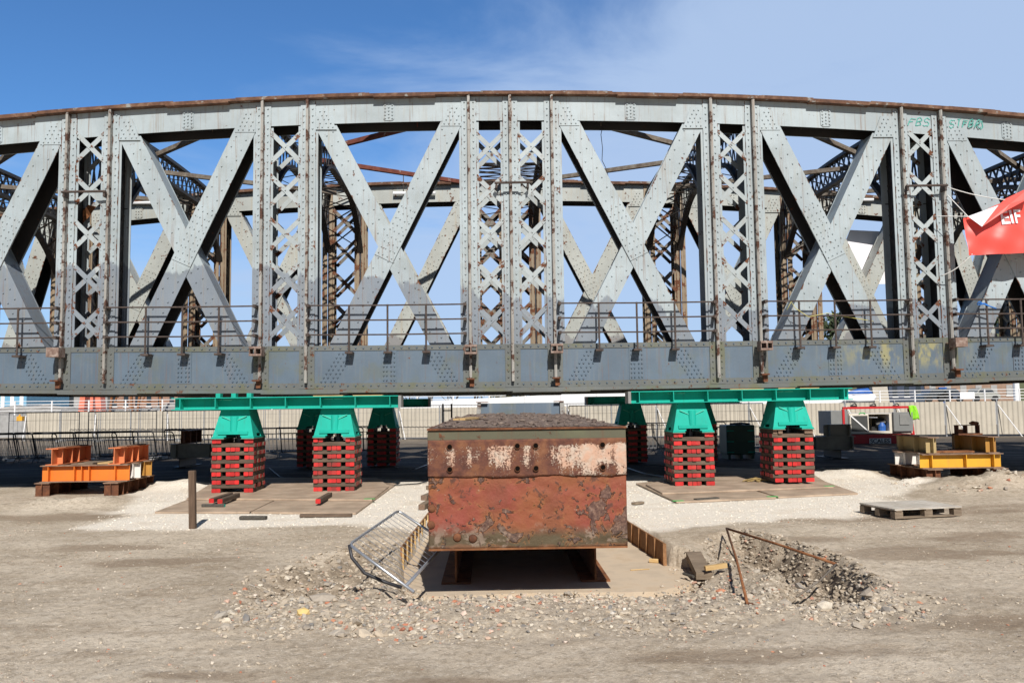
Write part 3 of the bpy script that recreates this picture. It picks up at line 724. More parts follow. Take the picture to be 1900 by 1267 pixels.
def height(x, y):
    n1 = fbm(x, y, 3, .35); n2 = fbm(x+40, y+7, 4, 2.2); n3 = fbm(x+3, y+70, 3, 9)
    h = .05*n1+.016*n2+.010*n3+.008*fbm(x+11, y+5, 2, 23)
    white = sst(-sdpoly(x, y, WHITE), -.25, .25)
    h = h*(1-.75*white)
    # spoil heaps beside the beam cribs
    for cx, cy, rx, ry, a in ((-7.6, 15.6, 1.3, .6, .12), (-9.7, 15.6, 1.6, .6, .02), (9.6, 16.0, 1.3, .7, .20), (10.9, 16.2, 1.6, .9, .16), (9.0, 17.1, .8, .5, .10), (12.2, 17.3, 1.4, .8, .2), (8.0, 19.6, 1.2, .6, .16), (-7.0, 18.9, .9, .5, .14)):
        g = np.exp(-((x-cx)/rx)**2-((y-cy)/ry)**2); h = h+g*(a+.10*n2+.05*n3)
    # crater right of the pit
    d = sdpoly(x, y, CR)+.10*n2
    c = sst(-d, -.06, .30); h = h-c*(.33+.10*n2)+c*.05*n3-.34*np.exp(-((x-2.95)/.32)**2-((y-10.2)/.45)**2)+.03*np.exp(-(d/.18)**2)*(1+1.5*n2)
    d = sdpoly(x, y, LD)+.16*n2
    c2 = sst(-d, -.1, .5); h = h-c2*(.22+.16*n2)+c2*.09*n3
    # the pit itself and the slope that runs down to it
    wob_ = .05*n2
    sd_ = sdpoly(x, y, PIT)
    p = sst(-sd_, -.0, .07)
    fr = sst(y, 7.2, 8.95)*sst(x, -1.35, -.7)*sst(-x, -3.2, -2.1)*(y < 10.2)*(1-sst(y, 9.6, 10.2))
    h = h*(1-.6*fr)-fr*.245
    h = h*(1-p)+p*(-.33)
    rub = rubble(x, y); h = h+rub*(.035*n3+.03*n2)*(1-p)
    return h
def rubble(x, y):
    n = fbm(x+5, y+3, 3, 1.1)
    a = sst(-sdpoly(x, y, [(-2.5, 9.2), (-2.3, 7.2), (-1.9, 6.45), (0, 6.35), (2.4, 6.5), (3.5, 6.7), (4.2, 7.4), (3.4, 8.4), (2.6, 9.3), (2.2, 9.0), (-1.0, 8.8), (-1.3, 9.6)])+.5*n, -.15, .35)
    b = sst(-sdpoly(x, y, CR), -.15, .1)
    return np.clip(np.maximum(a, b), 0, 1)
def axis(segs):
    o = []
    for a, b, s in segs:
        n = max(1, int(round((b-a)/s))); o += list(np.linspace(a, b, n, endpoint=False))
    o.append(segs[-1][1]); return np.array(o)
gx = axis([(-3000, -300, 300), (-300, -60, 30), (-60, -20, 2.5), (-20, -12, .4), (-12, -5, .14), (-5, 5.2, .045), (5.2, 12, .14), (12, 20, .4), (20, 60, 2.5), (60, 300, 30), (300, 3000, 300)])
gy = axis([(-300, -20, 40), (-20, 3.5, 1.2), (3.5, 5.2, .12), (5.2, 12, .04), (12, 20, .11), (20, 48, .6), (48, 200, 12), (200, 4000, 380)])
X, Y = np.meshgrid(gx, gy); H = height(X, Y); far = sst(np.hypot(X, Y-14), 26, 40); H = H*(1-far)
ny, nx = X.shape
me = bpy.data.meshes.new('ground'); me.vertices.add(nx*ny)
me.vertices.foreach_set('co', np.stack([X, Y, H], -1).ravel())
idx = np.arange(nx*ny).reshape(ny, nx); q = np.stack([idx[:-1, :-1], idx[:-1, 1:], idx[1:, 1:], idx[1:, :-1]], -1).reshape(-1, 4)
me.loops.add(q.size); me.loops.foreach_set('vertex_index', q.ravel().astype(np.int32)); me.polygons.add(len(q))
me.polygons.foreach_set('loop_start', np.arange(0, q.size, 4, dtype=np.int32)); me.polygons.foreach_set('use_smooth', np.ones(len(q), bool)); me.update(calc_edges=True); me.validate()
def put_attr(nm, a):
    at = me.attributes.new(nm, 'FLOAT', 'POINT'); at.data.foreach_set('value', a.ravel().astype(np.float32))
edge_n = fbm(X+60, Y+20, 5, 1.3)
put_attr('gravel', sst(-sdpoly(X, Y, WHITE)+.55*edge_n, -.12, .22))
put_attr('rubble', rubble(X, Y))
put_attr('dark', np.maximum(sst(Y+.9*edge_n, 19.2, 20.4), 0)*(1-.35*sst(Y, 30, 44)))  # dark soil, its colour deepened to stand in for the bridge's shade
damp = np.zeros(X.shape)
for px_, py_, rx_, ry_ in ((1350, 945, 1.6, .35), (1560, 962, 1.2, .4), (1760, 945, 1.3, .5), (1690, 1025, .9, .5), (1500, 1000, 1.1, .35), (1820, 1000, 1.2, .45), (350, 1250, .5, .10), (170, 1015, 1.0, .4), (280, 1045, .7, .3), (1320, 1215, .7, .18), (860, 1260, .6, .1), (120, 960, 1.2, .5), (1720, 1150, .8, .25)):
    g_ = G(px_, py_); damp = np.maximum(damp, np.exp(-((X-g_[0])/rx_)**2-((Y-g_[1])/ry_)**2))
put_attr('damp', np.clip(sst(damp+.9*fbm(X*.5+7, Y*1.7, 5, 1.3), .30, .75), 0, 1))
put_attr('soil', np.clip(sst(-sdpoly(X, Y, CR), -.05, .2)+.9*sst(-sdpoly(X, Y, LD)+.2*edge_n, -.05, .25), 0, 1))
m, t, b = material('site_ground'); qn = NT(t); p = qn.pos()
big = qn.noise(p, .55, 5, .6); med = qn.noise(p, 3.2, 7, .62); fin = qn.noise(p, 38, 5, .7); str_ = qn.noise(qn.mapv(p, (.26, 1.3, 1)), 1.5, 7, .68)
grit = qn.noise(p, 13, 8, .72)
dirt = qn.mix(qn.mr(big, .3, .72), (.385, .312, .228), (.635, .545, .43))
dirt = qn.mix(qn.m('MULTIPLY', qn.mr(str_, .52, .70), .60), dirt, (.27, .20, .135))
dirt = qn.mix(qn.m('MULTIPLY', qn.mr(med, .46, .7), .4), dirt, (.60, .525, .425))
dirt = qn.mix(qn.m('MULTIPLY', qn.mr(fin, .50, .68), .55), dirt, (.29, .235, .175))
speck = qn.voro(p, 55.0); spk = qn.mr(qn.noise(p, 48, 3, .7), .62, .67)
dirt = qn.mix(qn.m('MULTIPLY', qn.mr(grit, .50, .62), .55), dirt, (.255, .205, .15))
dirt = qn.mix(qn.m('MULTIPLY', qn.mr(grit, .46, .36), .5), dirt, (.70, .62, .51))
dirt = qn.mix(qn.m('MULTIPLY', spk, .85), dirt, (.78, .71, .60))
wn = qn.noise(p, 30, 6, .75)
white = qn.mix(qn.mr(wn, .35, .65), (.68, .605, .50), (.90, .84, .745))
white = qn.mix(qn.m('MULTIPLY', qn.mr(qn.noise(p, 1.6, 6, .6), .50, .66), .4), white, (.66, .55, .42))
rubc = qn.mix(qn.mr(qn.noise(p, 14, 5, .7), .35, .68), (.32, .265, .20), (.60, .52, .41))
soil = qn.mix(qn.mr(qn.noise(p, 9, 6, .7), .35, .7), (.20, .158, .115), (.45, .37, .28))
shade_soil = qn.mix(qn.mr(qn.noise(qn.mapv(p, (.3, 1.2, 1)), 1.2, 6, .65), .42, .68), (.055, .046, .038), (.135, .114, .092))
dirt = qn.mix(qn.m('MULTIPLY', qn.attr('damp'), .55), dirt, (.23, .165, .11))
col = qn.mix(qn.m('MULTIPLY', qn.attr('rubble'), .8), dirt, rubc)
col = qn.mix(qn.attr('gravel'), col, white)
col = qn.mix(qn.attr('soil'), col, soil)
col = qn.mix(qn.attr('dark'), col, shade_soil)
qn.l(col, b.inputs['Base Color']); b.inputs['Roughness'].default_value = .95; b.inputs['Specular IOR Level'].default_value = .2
hb = qn.m('ADD', qn.m('ADD', qn.m('MULTIPLY', fin, .7), qn.m('MULTIPLY', grit, 1.1)), qn.m('MULTIPLY', qn.noise(p, 120, 3, .6), .35)); qn.bump(hb, .75, .024, b)
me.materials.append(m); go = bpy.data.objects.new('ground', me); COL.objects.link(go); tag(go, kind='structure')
hz = lambda x, y: float(height(np.array([float(x)]), np.array([float(y)]))[0])

# concrete floor of the pit
s = MB(); s.prismz([(-.93, 8.98), (.4, 9.06), (1.75, 9.02), (2.22, 9.38), (2.55, 9.95), (2.17, 10.42), (1.84, 14.5), (-.95, 14.5), (-1.10, 10.4)], -.40, -.25)
tag(s.build('pit_floor', M['concrete']), kind='structure')

# ------------------------------------------------------------------ loose stones (nobody could count them)
m, t, b = material('stone'); qn = NT(t); r = qn.island(); p = qn.pos()
c = qn.ramp(r, [(0, (.42, .345, .255)), (.22, (.55, .47, .365)), (.40, (.30, .265, .225)), (.55, (.66, .59, .48)), (.70, (.48, .39, .285)), (.82, (.19, .185, .18)), (.90, (.60, .51, .40)), (.945, (.42, .14, .08)), (.97, (.52, .23, .13)), (1, (.74, .69, .61))])
c = qn.mix(qn.m('MULTIPLY', qn.mr(qn.noise(p, 40, 4, .65), .4, .7), .4), c, (.22, .18, .14)); qn.l(c, b.inputs['Base Color']); b.inputs['Roughness'].default_value = .92
M['stone'] = m
m, t, b = material('limestone_chips'); qn = NT(t); r = qn.island()
qn.l(qn.ramp(r, [(0, (.60, .53, .42)), (.4, (.74, .67, .56)), (.7, (.84, .78, .68)), (1, (.50, .43, .34))]), b.inputs['Base Color']); b.inputs['Roughness'].default_value = .9
M['chips'] = m
gr = (1+5**.5)/2
ICO_V = np.array([(-1, gr, 0), (1, gr, 0), (-1, -gr, 0), (1, -gr, 0), (0, -1, gr), (0, 1, gr), (0, -1, -gr), (0, 1, -gr), (gr, 0, -1), (gr, 0, 1), (-gr, 0, -1), (-gr, 0, 1)])/math.hypot(1, gr)
ICO_F = np.array([(0, 11, 5), (0, 5, 1), (0, 1, 7), (0, 7, 10), (0, 10, 11), (1, 5, 9), (5, 11, 4), (11, 10, 2), (10, 7, 6), (7, 1, 8), (3, 9, 4), (3, 4, 2), (3, 2, 6), (3, 6, 8), (3, 8, 9), (4, 9, 5), (2, 4, 11), (6, 2, 10), (8, 6, 7), (9, 8, 1)])
def stones(name, xs, ys, sizes, mat, bury=.25, label=None):
    n = len(xs); hs = np.where((sdpoly(xs, ys, PIT) < .02) & (ys < 10.5), np.maximum(height(xs, ys), -.25), height(xs, ys))
    V = ICO_V[None]*(1+.42*(rs.rand(n, 12, 1)-.5)*2)*np.stack([1+.5*rs.rand(n), .75+.4*rs.rand(n), .5+.35*rs.rand(n)], -1)[:, None]
    a = rs.rand(n)*6.28; tl_ = (rs.rand(n)-.5)*.9
    ct, st = np.cos(tl_)[:, None], np.sin(tl_)[:, None]; V = np.stack([V[..., 0]*ct-V[..., 2]*st, V[..., 1], V[..., 0]*st+V[..., 2]*ct], -1)
    ca, sa = np.cos(a)[:, None], np.sin(a)[:, None]; V = np.stack([V[..., 0]*ca-V[..., 1]*sa, V[..., 0]*sa+V[..., 1]*ca, V[..., 2]], -1)
    V = V*sizes[:, None, None]; V += np.stack([xs, ys, hs+sizes*(.5-bury)], -1)[:, None]
    F = (ICO_F[None]+12*np.arange(n)[:, None, None]).reshape(-1, 3)
    me = bpy.data.meshes.new(name); me.vertices.add(12*n); me.vertices.foreach_set('co', V.ravel()); me.loops.add(F.size); me.loops.foreach_set('vertex_index', F.ravel().astype(np.int32))
    me.polygons.add(len(F)); me.polygons.foreach_set('loop_start', np.arange(0, F.size, 3, dtype=np.int32)); me.update(calc_edges=True); me.validate(); me.shade_flat(); me.materials.append(mat)
    o = bpy.data.objects.new(name, me); COL.objects.link(o); return tag(o, kind='stuff', label=label, cat='stones')
def scatter(n, x0, x1, y0, y1, wfun):
    xs = rs.uniform(x0, x1, n*3); ys = rs.uniform(y0, y1, n*3); k = rs.rand(n*3) < wfun(xs, ys); return xs[k][:n], ys[k][:n]
notpit = lambda x, y: sdpoly(x, y, PIT) > .02
clump = lambda x, y: sst(fbm(x+9, y+31, 3, 1.7), -.25, .35)
xs, ys = scatter(17000, -3, 4.6, 6.2, 11.6, lambda x, y: (rubble(x, y)*notpit(x, y)*(.35+.65*clump(x, y))+.8*sst(-sdpoly(x, y, PIT), .42, .0)*(sdpoly(x, y, PIT) < .02)*((y < 9.35)|(x > 1.9))*(y < 10.3)*clump(x, y)))
stones('rubble_stones', xs, ys, .005+.021*rs.rand(len(xs))**3.8, M['stone'], .28, 'broken stone and brick rubble strewn in front of the pit and in the hollows')
xs, ys = scatter(170, -2.6, 4.2, 6.5, 10.5, lambda x, y: rubble(x, y)*notpit(x, y)*clump(x, y))
stones('rubble_lumps', xs, ys, .024+.036*rs.rand(len(xs))**2, M['stone'], .30, 'larger rubble lumps scattered among the broken stone in front of the pit')
xs, ys = scatter(900, -2.6, -1.0, 7.6, 11.2, lambda x, y: sst(-sdpoly(x, y, LD), -.25, .1)*notpit(x, y))
stones('ditch_stones', xs, ys, .007+.026*rs.rand(len(xs))**3, M['stone'], .3, 'small stones along the hollow under the tilted steel barrier')
m, t, b = material('soil_clods'); qn = NT(t); r = qn.island()
qn.l(qn.ramp(r, [(0, (.20, .16, .115)), (.4, (.34, .28, .21)), (.7, (.47, .395, .305)), (.9, (.24, .20, .15)), (1, (.60, .53, .43))]), b.inputs['Base Color']); b.inputs['Roughness'].default_value = .95; M['clod'] = m
xs, ys = scatter(3600, 2.3, 4.5, 6.9, 11.6, lambda x, y: sst(-sdpoly(x, y, CR), -.14, .05)*notpit(x, y))
stones('soil_clods', xs, ys, .006+.026*rs.rand(len(xs))**3, M['clod'], .42, 'broken earth clods on the walls of the hollow under the rusty bar frame')
xs, ys = scatter(900, -2.6, -1.0, 7.6, 11.4, lambda x, y: sst(-sdpoly(x, y, LD), -.2, .15)*notpit(x, y))
stones('soil_clods', xs, ys, .007+.030*rs.rand(len(xs))**3, M['clod'], .42, 'broken earth clods in the hollow under the tilted steel barrier')
xs, ys = scatter(9000, -8, 8.5, 5.0, 13.5, lambda x, y: (1-rubble(x, y))*notpit(x, y)*(sdpoly(x, y, WHITE) > 0)*(.1+.9*clump(x*.6, y*.6)))
stones('scattered_pebbles', xs, ys, .003+.011*rs.rand(len(xs))**4, M['stone'], .3, 'small pebbles scattered over the bare trodden earth')
xs, ys = scatter(9000, -7, 9, 11.6, 19, lambda x, y: (sdpoly(x, y, WHITE) < .15)*notpit(x, y)*.8)
stones('limestone_gravel', xs, ys, .004+.011*rs.rand(len(xs))**2, M['chips'], .3, 'white limestone gravel spread round the steel road plates')
xs, ys = scatter(700, 7.5, 13, 14.8, 17.5, lambda x, y: .5*clump(x, y)*(height(x, y) > .06))
stones('spoil_lumps', xs, ys, .012+.04*rs.rand(len(xs))**2.5, M['stone'], .3, 'lumps of earth on the low spoil heap in front of the yellow beams')
# ================================================================== SUPPORTS UNDER THE BRIDGE
STX = (-5.21, -3.18, 4.13, 6.19); STYF, STYR = 17.33, 24.62
STZ = (.075, .075, .075, .115)
STN = ('leftmost front timber stack', 'second front timber stack from left', 'third front timber stack from left', 'rightmost front timber stack')
ORD = ('bottom', 'second', 'third', 'fourth', 'fifth', 'sixth', 'seventh', 'eighth', 'ninth', 'tenth', 'eleventh', 'twelfth', 'top')
SW, SH, SL = .089, .0805, .86
OFF = (-.366, -.276, -.092, 0, .092, .276, .366)
def sleeper_mb(w_=SW, h_=SH, l_=SL, ch=.009):
    m = MB(); a, b = w_/2, h_/2
    pr = [(-a+ch, -b), (a-ch, -b), (a, -b+ch), (a, b-ch), (a-ch, b), (-a+ch, b), (-a, b-ch), (-a, -b+ch)]
    m.v = [(x, -l_/2, z+b) for x, z in pr]+[(x, l_/2, z+b) for x, z in pr]; m.f = [(i, (i+1) % 8, 8+(i+1) % 8, 8+i) for i in range(8)]; m.mi = [0]*8
    m.f += [tuple(range(8))[::-1], tuple(range(8, 16))]; m.mi += [1, 1]; return m
proto = sleeper_mb().build('timber_sleeper', [M['sleeper'], M['redend']], origin=(0, 0, 0))
proto2 = sleeper_mb().build('timber_sleeper', [M['sleeper'], M['sleeper_end']], origin=(0, 0, 0))
used = {proto: False, proto2: False}
EN = ('outer left', 'inner left', 'left of middle three', 'centre of middle three', 'right of middle three', 'inner right', 'outer right')
CN = ('foremost', 'second', 'third', 'fourth', 'fifth', 'sixth', 'rearmost')
bulk = MB()
def put_sleeper(p0, x, y, z, rz, label):
    o = p0 if not used[p0] else dup(p0)
    used[p0] = True; place(o, (x, y, z), rz)
    tag(o, label, 'timber', 'sleepers stacked in the timber cribs'); return o
def bulk_sleeper(x, y, z, rz, red=True):
    m = sleeper_mb(); c, s = math.cos(rz), math.sin(rz); bb = len(bulk.v)
    bulk.v += [(x+a*c-b*s, y+a*s+b*c, z+h) for a, b, h in m.v]; bulk.f += [tuple(bb+i for i in f) for f in m.f]; bulk.mi += m.mi
for si, cx in enumerate(STX):
    for row, (cy, z0) in enumerate(((STYF, STZ[si]), (STYR, .04))):
        for k in range(13):
            z = z0+k*(SH+.0012)
            for j, o in enumerate(OFF):
                if k == 12 and j in (2, 3, 4): continue
                jx = o+rnd.uniform(-.004, .004); jl = rnd.uniform(-.016, .016); rz = RAD(rnd.uniform(-.5, .5))
                if k == 0 and si == 0 and row == 0 and j in (2, 3, 4): continue
                if k % 2 == 0: x, y, a = cx+jx, cy+jl, rz
                else: x, y, a = cx+jl, cy+jx, RAD(90)+rz
                own = row == 0 and (k % 2 == 0 or j in ((0, 1, 2, 3, 4) if si < 2 else (0, 1, 2, 3)))
                if not own: bulk_sleeper(x, y, z, a); continue
                if k % 2 == 0:
                    cn = ORD[k] if k in (0, 12) else ORD[k]; lab = 'red-ended sleeper, %s, %s course of the %s' % (EN[j], cn, STN[si])
                    if si == 3 and k == 12: lab = 'unpainted brown-ended sleeper, %s, top course of the %s' % (EN[j], STN[si])
                else: lab = 'crosswise brown sleeper, %s of the %s course, %s' % (CN[j], ORD[k], STN[si])
                put_sleeper(proto2 if (si == 3 and k == 12) else proto, x, y, z, a, lab)
tag(bulk.build('crib_timbers', [M['sleeper'], M['redend']]), 'hidden and shaded sleepers of the timber stacks, the far four stacks among them', 'timber', 'sleepers stacked in the timber cribs', 'stuff')
# loose sleepers on the plates
def loose(px0, px1, w_, mat, label, l=1.0, cat='timber', name='timber_sleeper', z=.075, h_=SH):
    a = G(*px0, z); b_ = G(*px1, z); d = (b_-a); o = sleeper_mb(w_, h_, d.length).build(name, mat, origin=(0, 0, 0))
    place(o, ((a.x+b_.x)/2, (a.y+b_.y)/2, z), math.atan2(d.y, d.x)-math.pi/2); return tag(o, label, cat)
SM = [M['sleeper'], M['redend']]
loose((392, 933), (428, 921), SW, SM, 'loose red-ended sleeper poking out of the leftmost front stack, left one of a pair')
loose((408, 934), (441, 922), SW, SM, 'loose red-ended sleeper poking out of the leftmost front stack, right one of a pair')
loose((590, 934), (612, 921), SW, SM, 'single loose red-ended sleeper lying in front of the second front stack')
loose((375, 940), (417, 940), .06, [M['darkwood'], M['teal']], 'short dark batten with green painted ends on the front left road plate', name='timber_batten', z=.04, h_=.05)
loose((446, 963), (494, 963), .10, [M['darkwood'], M['darkwood']], 'short dark board lying on white gravel right of the wooden stake', name='timber_board', z=.01, h_=.05)
loose((557, 959), (653, 958), .09, [M['sleeper'], M['sleeper']], 'long brown batten lying on white gravel in front of the left road plates', name='timber_batten', z=.01, h_=.05)
loose((1290, 930), (1332, 927), .10, [M['darkwood'], M['darkwood']], 'dark offcut against the front edge of the right road plates', name='timber_board', z=.01, h_=.05)
loose((1175, 936), (1192, 934), .10, [M['oldwood'], M['oldwood']], 'small brown offcut on white gravel just right of the rusty girder', name='timber_offcut', z=.01, h_=.04)
# jacks, pedestals
def pedestal():
    r = thing('support_pedestal', 'x', 'support pedestal', (0, 0, 0), 'tapered green pedestals under the bridge')
    zb_, zt_ = .045, .63; B, T = .41, .275
    m = MB(); th = .02
    lerp = lambda z: B+(T-B)*(z-zb_)/(zt_-zb_)
    for sx, sy in ((0, -1), (0, 1), (-1, 0), (1, 0)):
        def q(a, z, inn=0):
            l = lerp(z)-inn
            return (a*l if sx == 0 else sx*l, sy*l if sx == 0 else a*l, z)
        outer = [q(-1, zb_), q(-.36, zb_), q(-.36, .11), q(.36, .11), q(.36, zb_), q(1, zb_), q(1, zt_), q(-1, zt_)]
        inner = [q(-1, zb_, th), q(-.36, zb_, th), q(-.36, .11, th), q(.36, .11, th), q(.36, zb_, th), q(1, zb_, th), q(1, zt_, th), q(-1, zt_, th)]
        bb = len(m.v); m.v += outer+inner; m.f += [tuple(bb+i for i in (0, 1, 2, 7)), tuple(bb+i for i in (2, 3, 6, 7)), tuple(bb+i for i in (3, 4, 5, 6))]
        m.f += [tuple(bb+8+i for i in (7, 2, 1, 0)), tuple(bb+8+i for i in (7, 6, 3, 2)), tuple(bb+8+i for i in (6, 5, 4, 3))]
        m.f += [tuple(bb+i for i in (a, (a+1) % 8, 8+(a+1) % 8, 8+a)) for a in range(8)]; m.mi += [0]*14
    m.box(-T-.005, T+.005, -T-.005, T+.005, zt_-.02, zt_)
    m.build('tapered_shell', M['teal'], r)
    m = MB(); m.tube([(0, -.34, .11), (0, -.30, .45)], [.085, .085], 14); m.box(-.30, .30, -.425, -.385, .095, .155); m.build('front_tube', M['teal'], r)
    for sx in (-1, 1):
        m = MB(); m.box(sx*.30-.125, sx*.30+.125, -.435, .435, .012, .044); m.build('foot_plate', M['teal'], r)
    for sx in (-1, 1):
        m = MB(); m.box(sx*.30-.13, sx*.30+.13, -.46, .46, 0, .011); m.build('packing_board', M['oldwood'], r)
    m = MB(); m.prism([(-.25, .47), (-.06, .385), (.06, .385), (.25, .47), (.25, .455), (.06, .37), (-.06, .37), (-.25, .455)], -.352, -.30); m.build('front_v_strip', M['tealcut'], r)  # raised V-shaped strip in brighter teal
    return r
def jack():
    m = MB(); m.tube([(0, 0, 0), (0, 0, .09)], .10, 16); m.tube([(0, 0, .0901), (0, 0, .30)], .055, 14); return m
pp = pedestal(); jj = None
PN = ('leftmost green pedestal', 'second green pedestal from left', 'third green pedestal from left', 'rightmost green pedestal')
for row, (cy, rn) in enumerate(((STYF-.02, 'in the sunlit front row on red-ended timbers'), (STYR, 'in the shaded back row under the far truss'))):
    for si, cx in enumerate(STX):
        z = (STZ[si] if row == 0 else .04)+13*(SH+.0012)+.001
        o = pp if (row == 0 and si == 0) else dup(pp)
        place(o, (cx, cy, z)); tag(o, PN[si]+' '+rn)
        b0 = jack().build('jack', M['jack'], origin=(0, 0, 0)); place(b0, (cx+.02, cy-.02, z-SH-.0005))
        tag(b0, 'black hydraulic jack beneath the '+PN[si]+(' of the front row' if row == 0 else ' of the back row'), 'jack', 'hydraulic jacks under the pedestals')

# ------------------------------------------------------------------ steel beams
def ibeam(name, L, h, wf, label, mats, cat='steel beam', stiff=(), group=None, tf=.018, tw=.014, topmat=None, stiff_mat=None, hole=None):
    """beam along local x, resting at z = 0"""
    r = thing(name, label, cat, (0, 0, 0), group)
    m = MB(); m.box(-L/2, L/2, -tw/2, tw/2, tf+.0005, h-tf-.0005); m.build('web', mats, r)
    m = MB(); m.box(-L/2, L/2, -wf/2, wf/2, 0, tf); m.build('flange', topmat or mats, r)
    m = MB(); m.box(-L/2, L/2, -wf/2, wf/2, h-tf, h); m.build('flange', topmat or mats, r)
    for x in stiff:
        for s in (-1, 1):
            m = MB(); y0, y1 = sorted((s*(tw/2+.0005), s*(wf/2-.008))); m.box(x-.007, x+.007, y0, y1, tf+.001, h-tf-.001); m.build('stiffener', stiff_mat or mats, r)
    return r
gb = []
for nm, xa, xb, y, z, cut in (('long green beam under the near truss at the left, carried by two pedestals', -6.43, -1.88, 17.05, 1.733, 0), ('long green beam under the near truss at the right, carried by two pedestals', 2.86, 7.43, 17.05, 1.765, 0),
                         ('shaded green beam under the far truss at the left', -6.43, -1.85, 24.6, 1.715, 0), ('shaded green beam under the far truss at the right', 2.86, 7.43, 24.6, 1.715, 0)):
    L = xb-xa; st = [-L/2+.17+k*(L-.34)/6 for k in range(7)]
    if xa > 0: st = [-L/2+.17+k*(L-.34)/6 for k in range(7)]
    o = ibeam('support_beam', L, .245, .42, nm, M['teal'], 'support beam', st, 'green support beams under the bridge', tf=.016)
    place(o, ((xa+xb)/2, y, z))
    if y < 20:
        o.rotation_euler = (0, -RAD(.25) if xa > 0 else 0, 0)
    for k, xx in enumerate((-1.3, .95)):                    # slot-like lifting marks on the web
        m = MB(); m.box(xx-.20, xx-.03, -.016, -.0075, .185, .20); m.box(xx+.0, xx+.17, -.016, -.0075, .185, .20); m.build('web_mark', M['tealcut'], o)
    s = 1 if xa < 0 else -1
    m = MB(); m.box(s*(L/2+.001) if s > 0 else -L/2-.06, s*(L/2)+.06 if s > 0 else -L/2-.001, -.2, .2, .0, .244); m.build('end_plate', M['greyend'], o)
for k, x in enumerate((-5.50, -5.19, -4.88)):
    m = MB(); m.box(x-.045, x+.045, 16.84, 17.0, 1.979, 2.06)
    tag(m.build('packing_block', M['teal']), ('leftmost', 'middle', 'rightmost')[k]+' of three small green blocks between the left green beam and the bridge', 'packing block', 'small green packing blocks on the left beam')
for k, (xa, xb) in enumerate(((4.9, 5.6), (5.9, 6.25), (6.35, 6.75), (-3.6, -3.0), (-2.8, -2.2))):
    m = MB(); zt0 = (2.012+.0044*(xa-5.1)) if xa > 0 else 1.9795
    m.box(xa, xb, 16.86, 17.1, zt0, zt0+.016)
    tag(m.build('packing_strip', M['palewood']), ('long pale packing strip on the right green beam, leftmost of three', 'short pale packing strip on the right green beam, middle of three', 'pale packing strip on the right green beam, rightmost of three', 'pale packing strip on the left green beam, left of two', 'pale packing strip on the left green beam, right of two')[k], 'packing strip', 'thin wooden packing strips')

# ------------------------------------------------------------------ road plates
def road_plate(pix, z, h, label, corners=()):
    pts = [G(x, y, z+h) for x, y in pix]; m = MB(); m.prismz([(p.x, p.y) for p in pts], z, z+h)
    o = m.build('road_plate', M['plate'], bevel=.006); tag(o, label, 'steel plate', 'steel road plates under the timber stacks')
    for k in corners:
        p = pts[k]; c = sum(pts, Vector())/len(pts); d = (c-p).normalized()*.10; q = p+d
        mm = MB(); mm.box(q.x-.10, q.x+.10, q.y-.05, q.y+.05, z+h+.001, z+h+.004); mm.build('paint_mark', M['paintgreen'], o)
M['paintgreen'] = plain('green_marking_paint', (.05, .45, .10), .6)
road_plate([(287, 949), (463, 949), (532, 916), (385, 912)], .005, .032, 'brown steel road plate at the front left, its left half')
road_plate([(466, 949), (660, 951), (735, 897), (700, 890), (590, 902), (535, 916)], .005, .032, 'brown steel road plate at the front left, right of the diagonal joint')
road_plate([(346, 924), (690, 926), (722, 901), (700, 886), (410, 885)], .039, .032, 'upper brown steel plate lying beneath the two left timber stacks', (1,))
road_plate([(1255, 930), (1440, 922), (1392, 907), (1330, 880), (1180, 896)], .005, .032, 'brown steel road plate at the front right, left of the dark joint', (0, 1))
road_plate([(1444, 921), (1592, 914), (1500, 882), (1350, 880), (1396, 906)], .005, .032, 'brown steel road plate at the front right, its outer half')
road_plate([(1229, 914), (1547, 902), (1500, 874), (1330, 866), (1198, 898)], .039, .032, 'upper brown steel plate lying beneath the two right timber stacks', (1,))

# ------------------------------------------------------------------ beam cribs at the sides
def ybeam(name, x, y0_, y1_, z, h, wf, label, mat, group, stiff=(), topmat=None, cat='steel beam'):
    L = y1_-y0_; o = ibeam(name, L, h, wf, label, mat, cat, [s-L/2 for s in stiff], group, topmat=topmat or M['rusttop']); place(o, (x, (y0_+y1_)/2, z), RAD(90)); return o
def xbeam(name, x0_, x1_, y, z, h, wf, label, mat, group, stiff=(), topmat=None, cat='steel beam'):
    L = x1_-x0_; o = ibeam(name, L, h, wf, label, mat, cat, [s-(x0_+x1_)/2 for s in stiff], group, topmat=topmat or M['rusttop']); place(o, ((x0_+x1_)/2, y, z)); return o
LG = 'beams of the orange crib at the left'
ybeam('steel_beam', -9.20, 17.30, 19.0, .0, .285, .30, 'dark rusty beam at the bottom left of the orange crib', M['rust'], LG, (.05, .4, .9, 1.3, 1.65))
ybeam('steel_beam', -7.74, 17.15, 19.0, .0, .285, .30, 'dark rusty beam at the bottom right of the orange crib', M['rust'], LG, (.05, .3, .5, 1.0, 1.4, 1.8))
xbeam('steel_beam', -9.28, -7.50, 17.48, .287, .345, .22, 'bright orange beam lying crosswise at the front of the orange crib', M['orange'], LG, (-9.12, -8.59, -8.44, -8.29, -7.76))
xbeam('steel_beam', -9.28, -7.50, 18.02, .287, .345, .20, 'white beam lying crosswise behind the front orange beam', M['whitepaint'], LG, (-9.08, -7.63))
xbeam('steel_beam', -9.28, -7.50, 18.60, .287, .345, .20, 'mustard yellow beam lying crosswise at the back of the orange crib', M['mustard'], LG, (-9.08, -7.63))
ybeam('steel_beam', -9.05, 17.38, 18.85, .634, .345, .25, 'faded orange beam on top of the orange crib, left one of two', M['orange2'], LG, (.22, .62, .92, 1.42), topmat=M['orange2'])
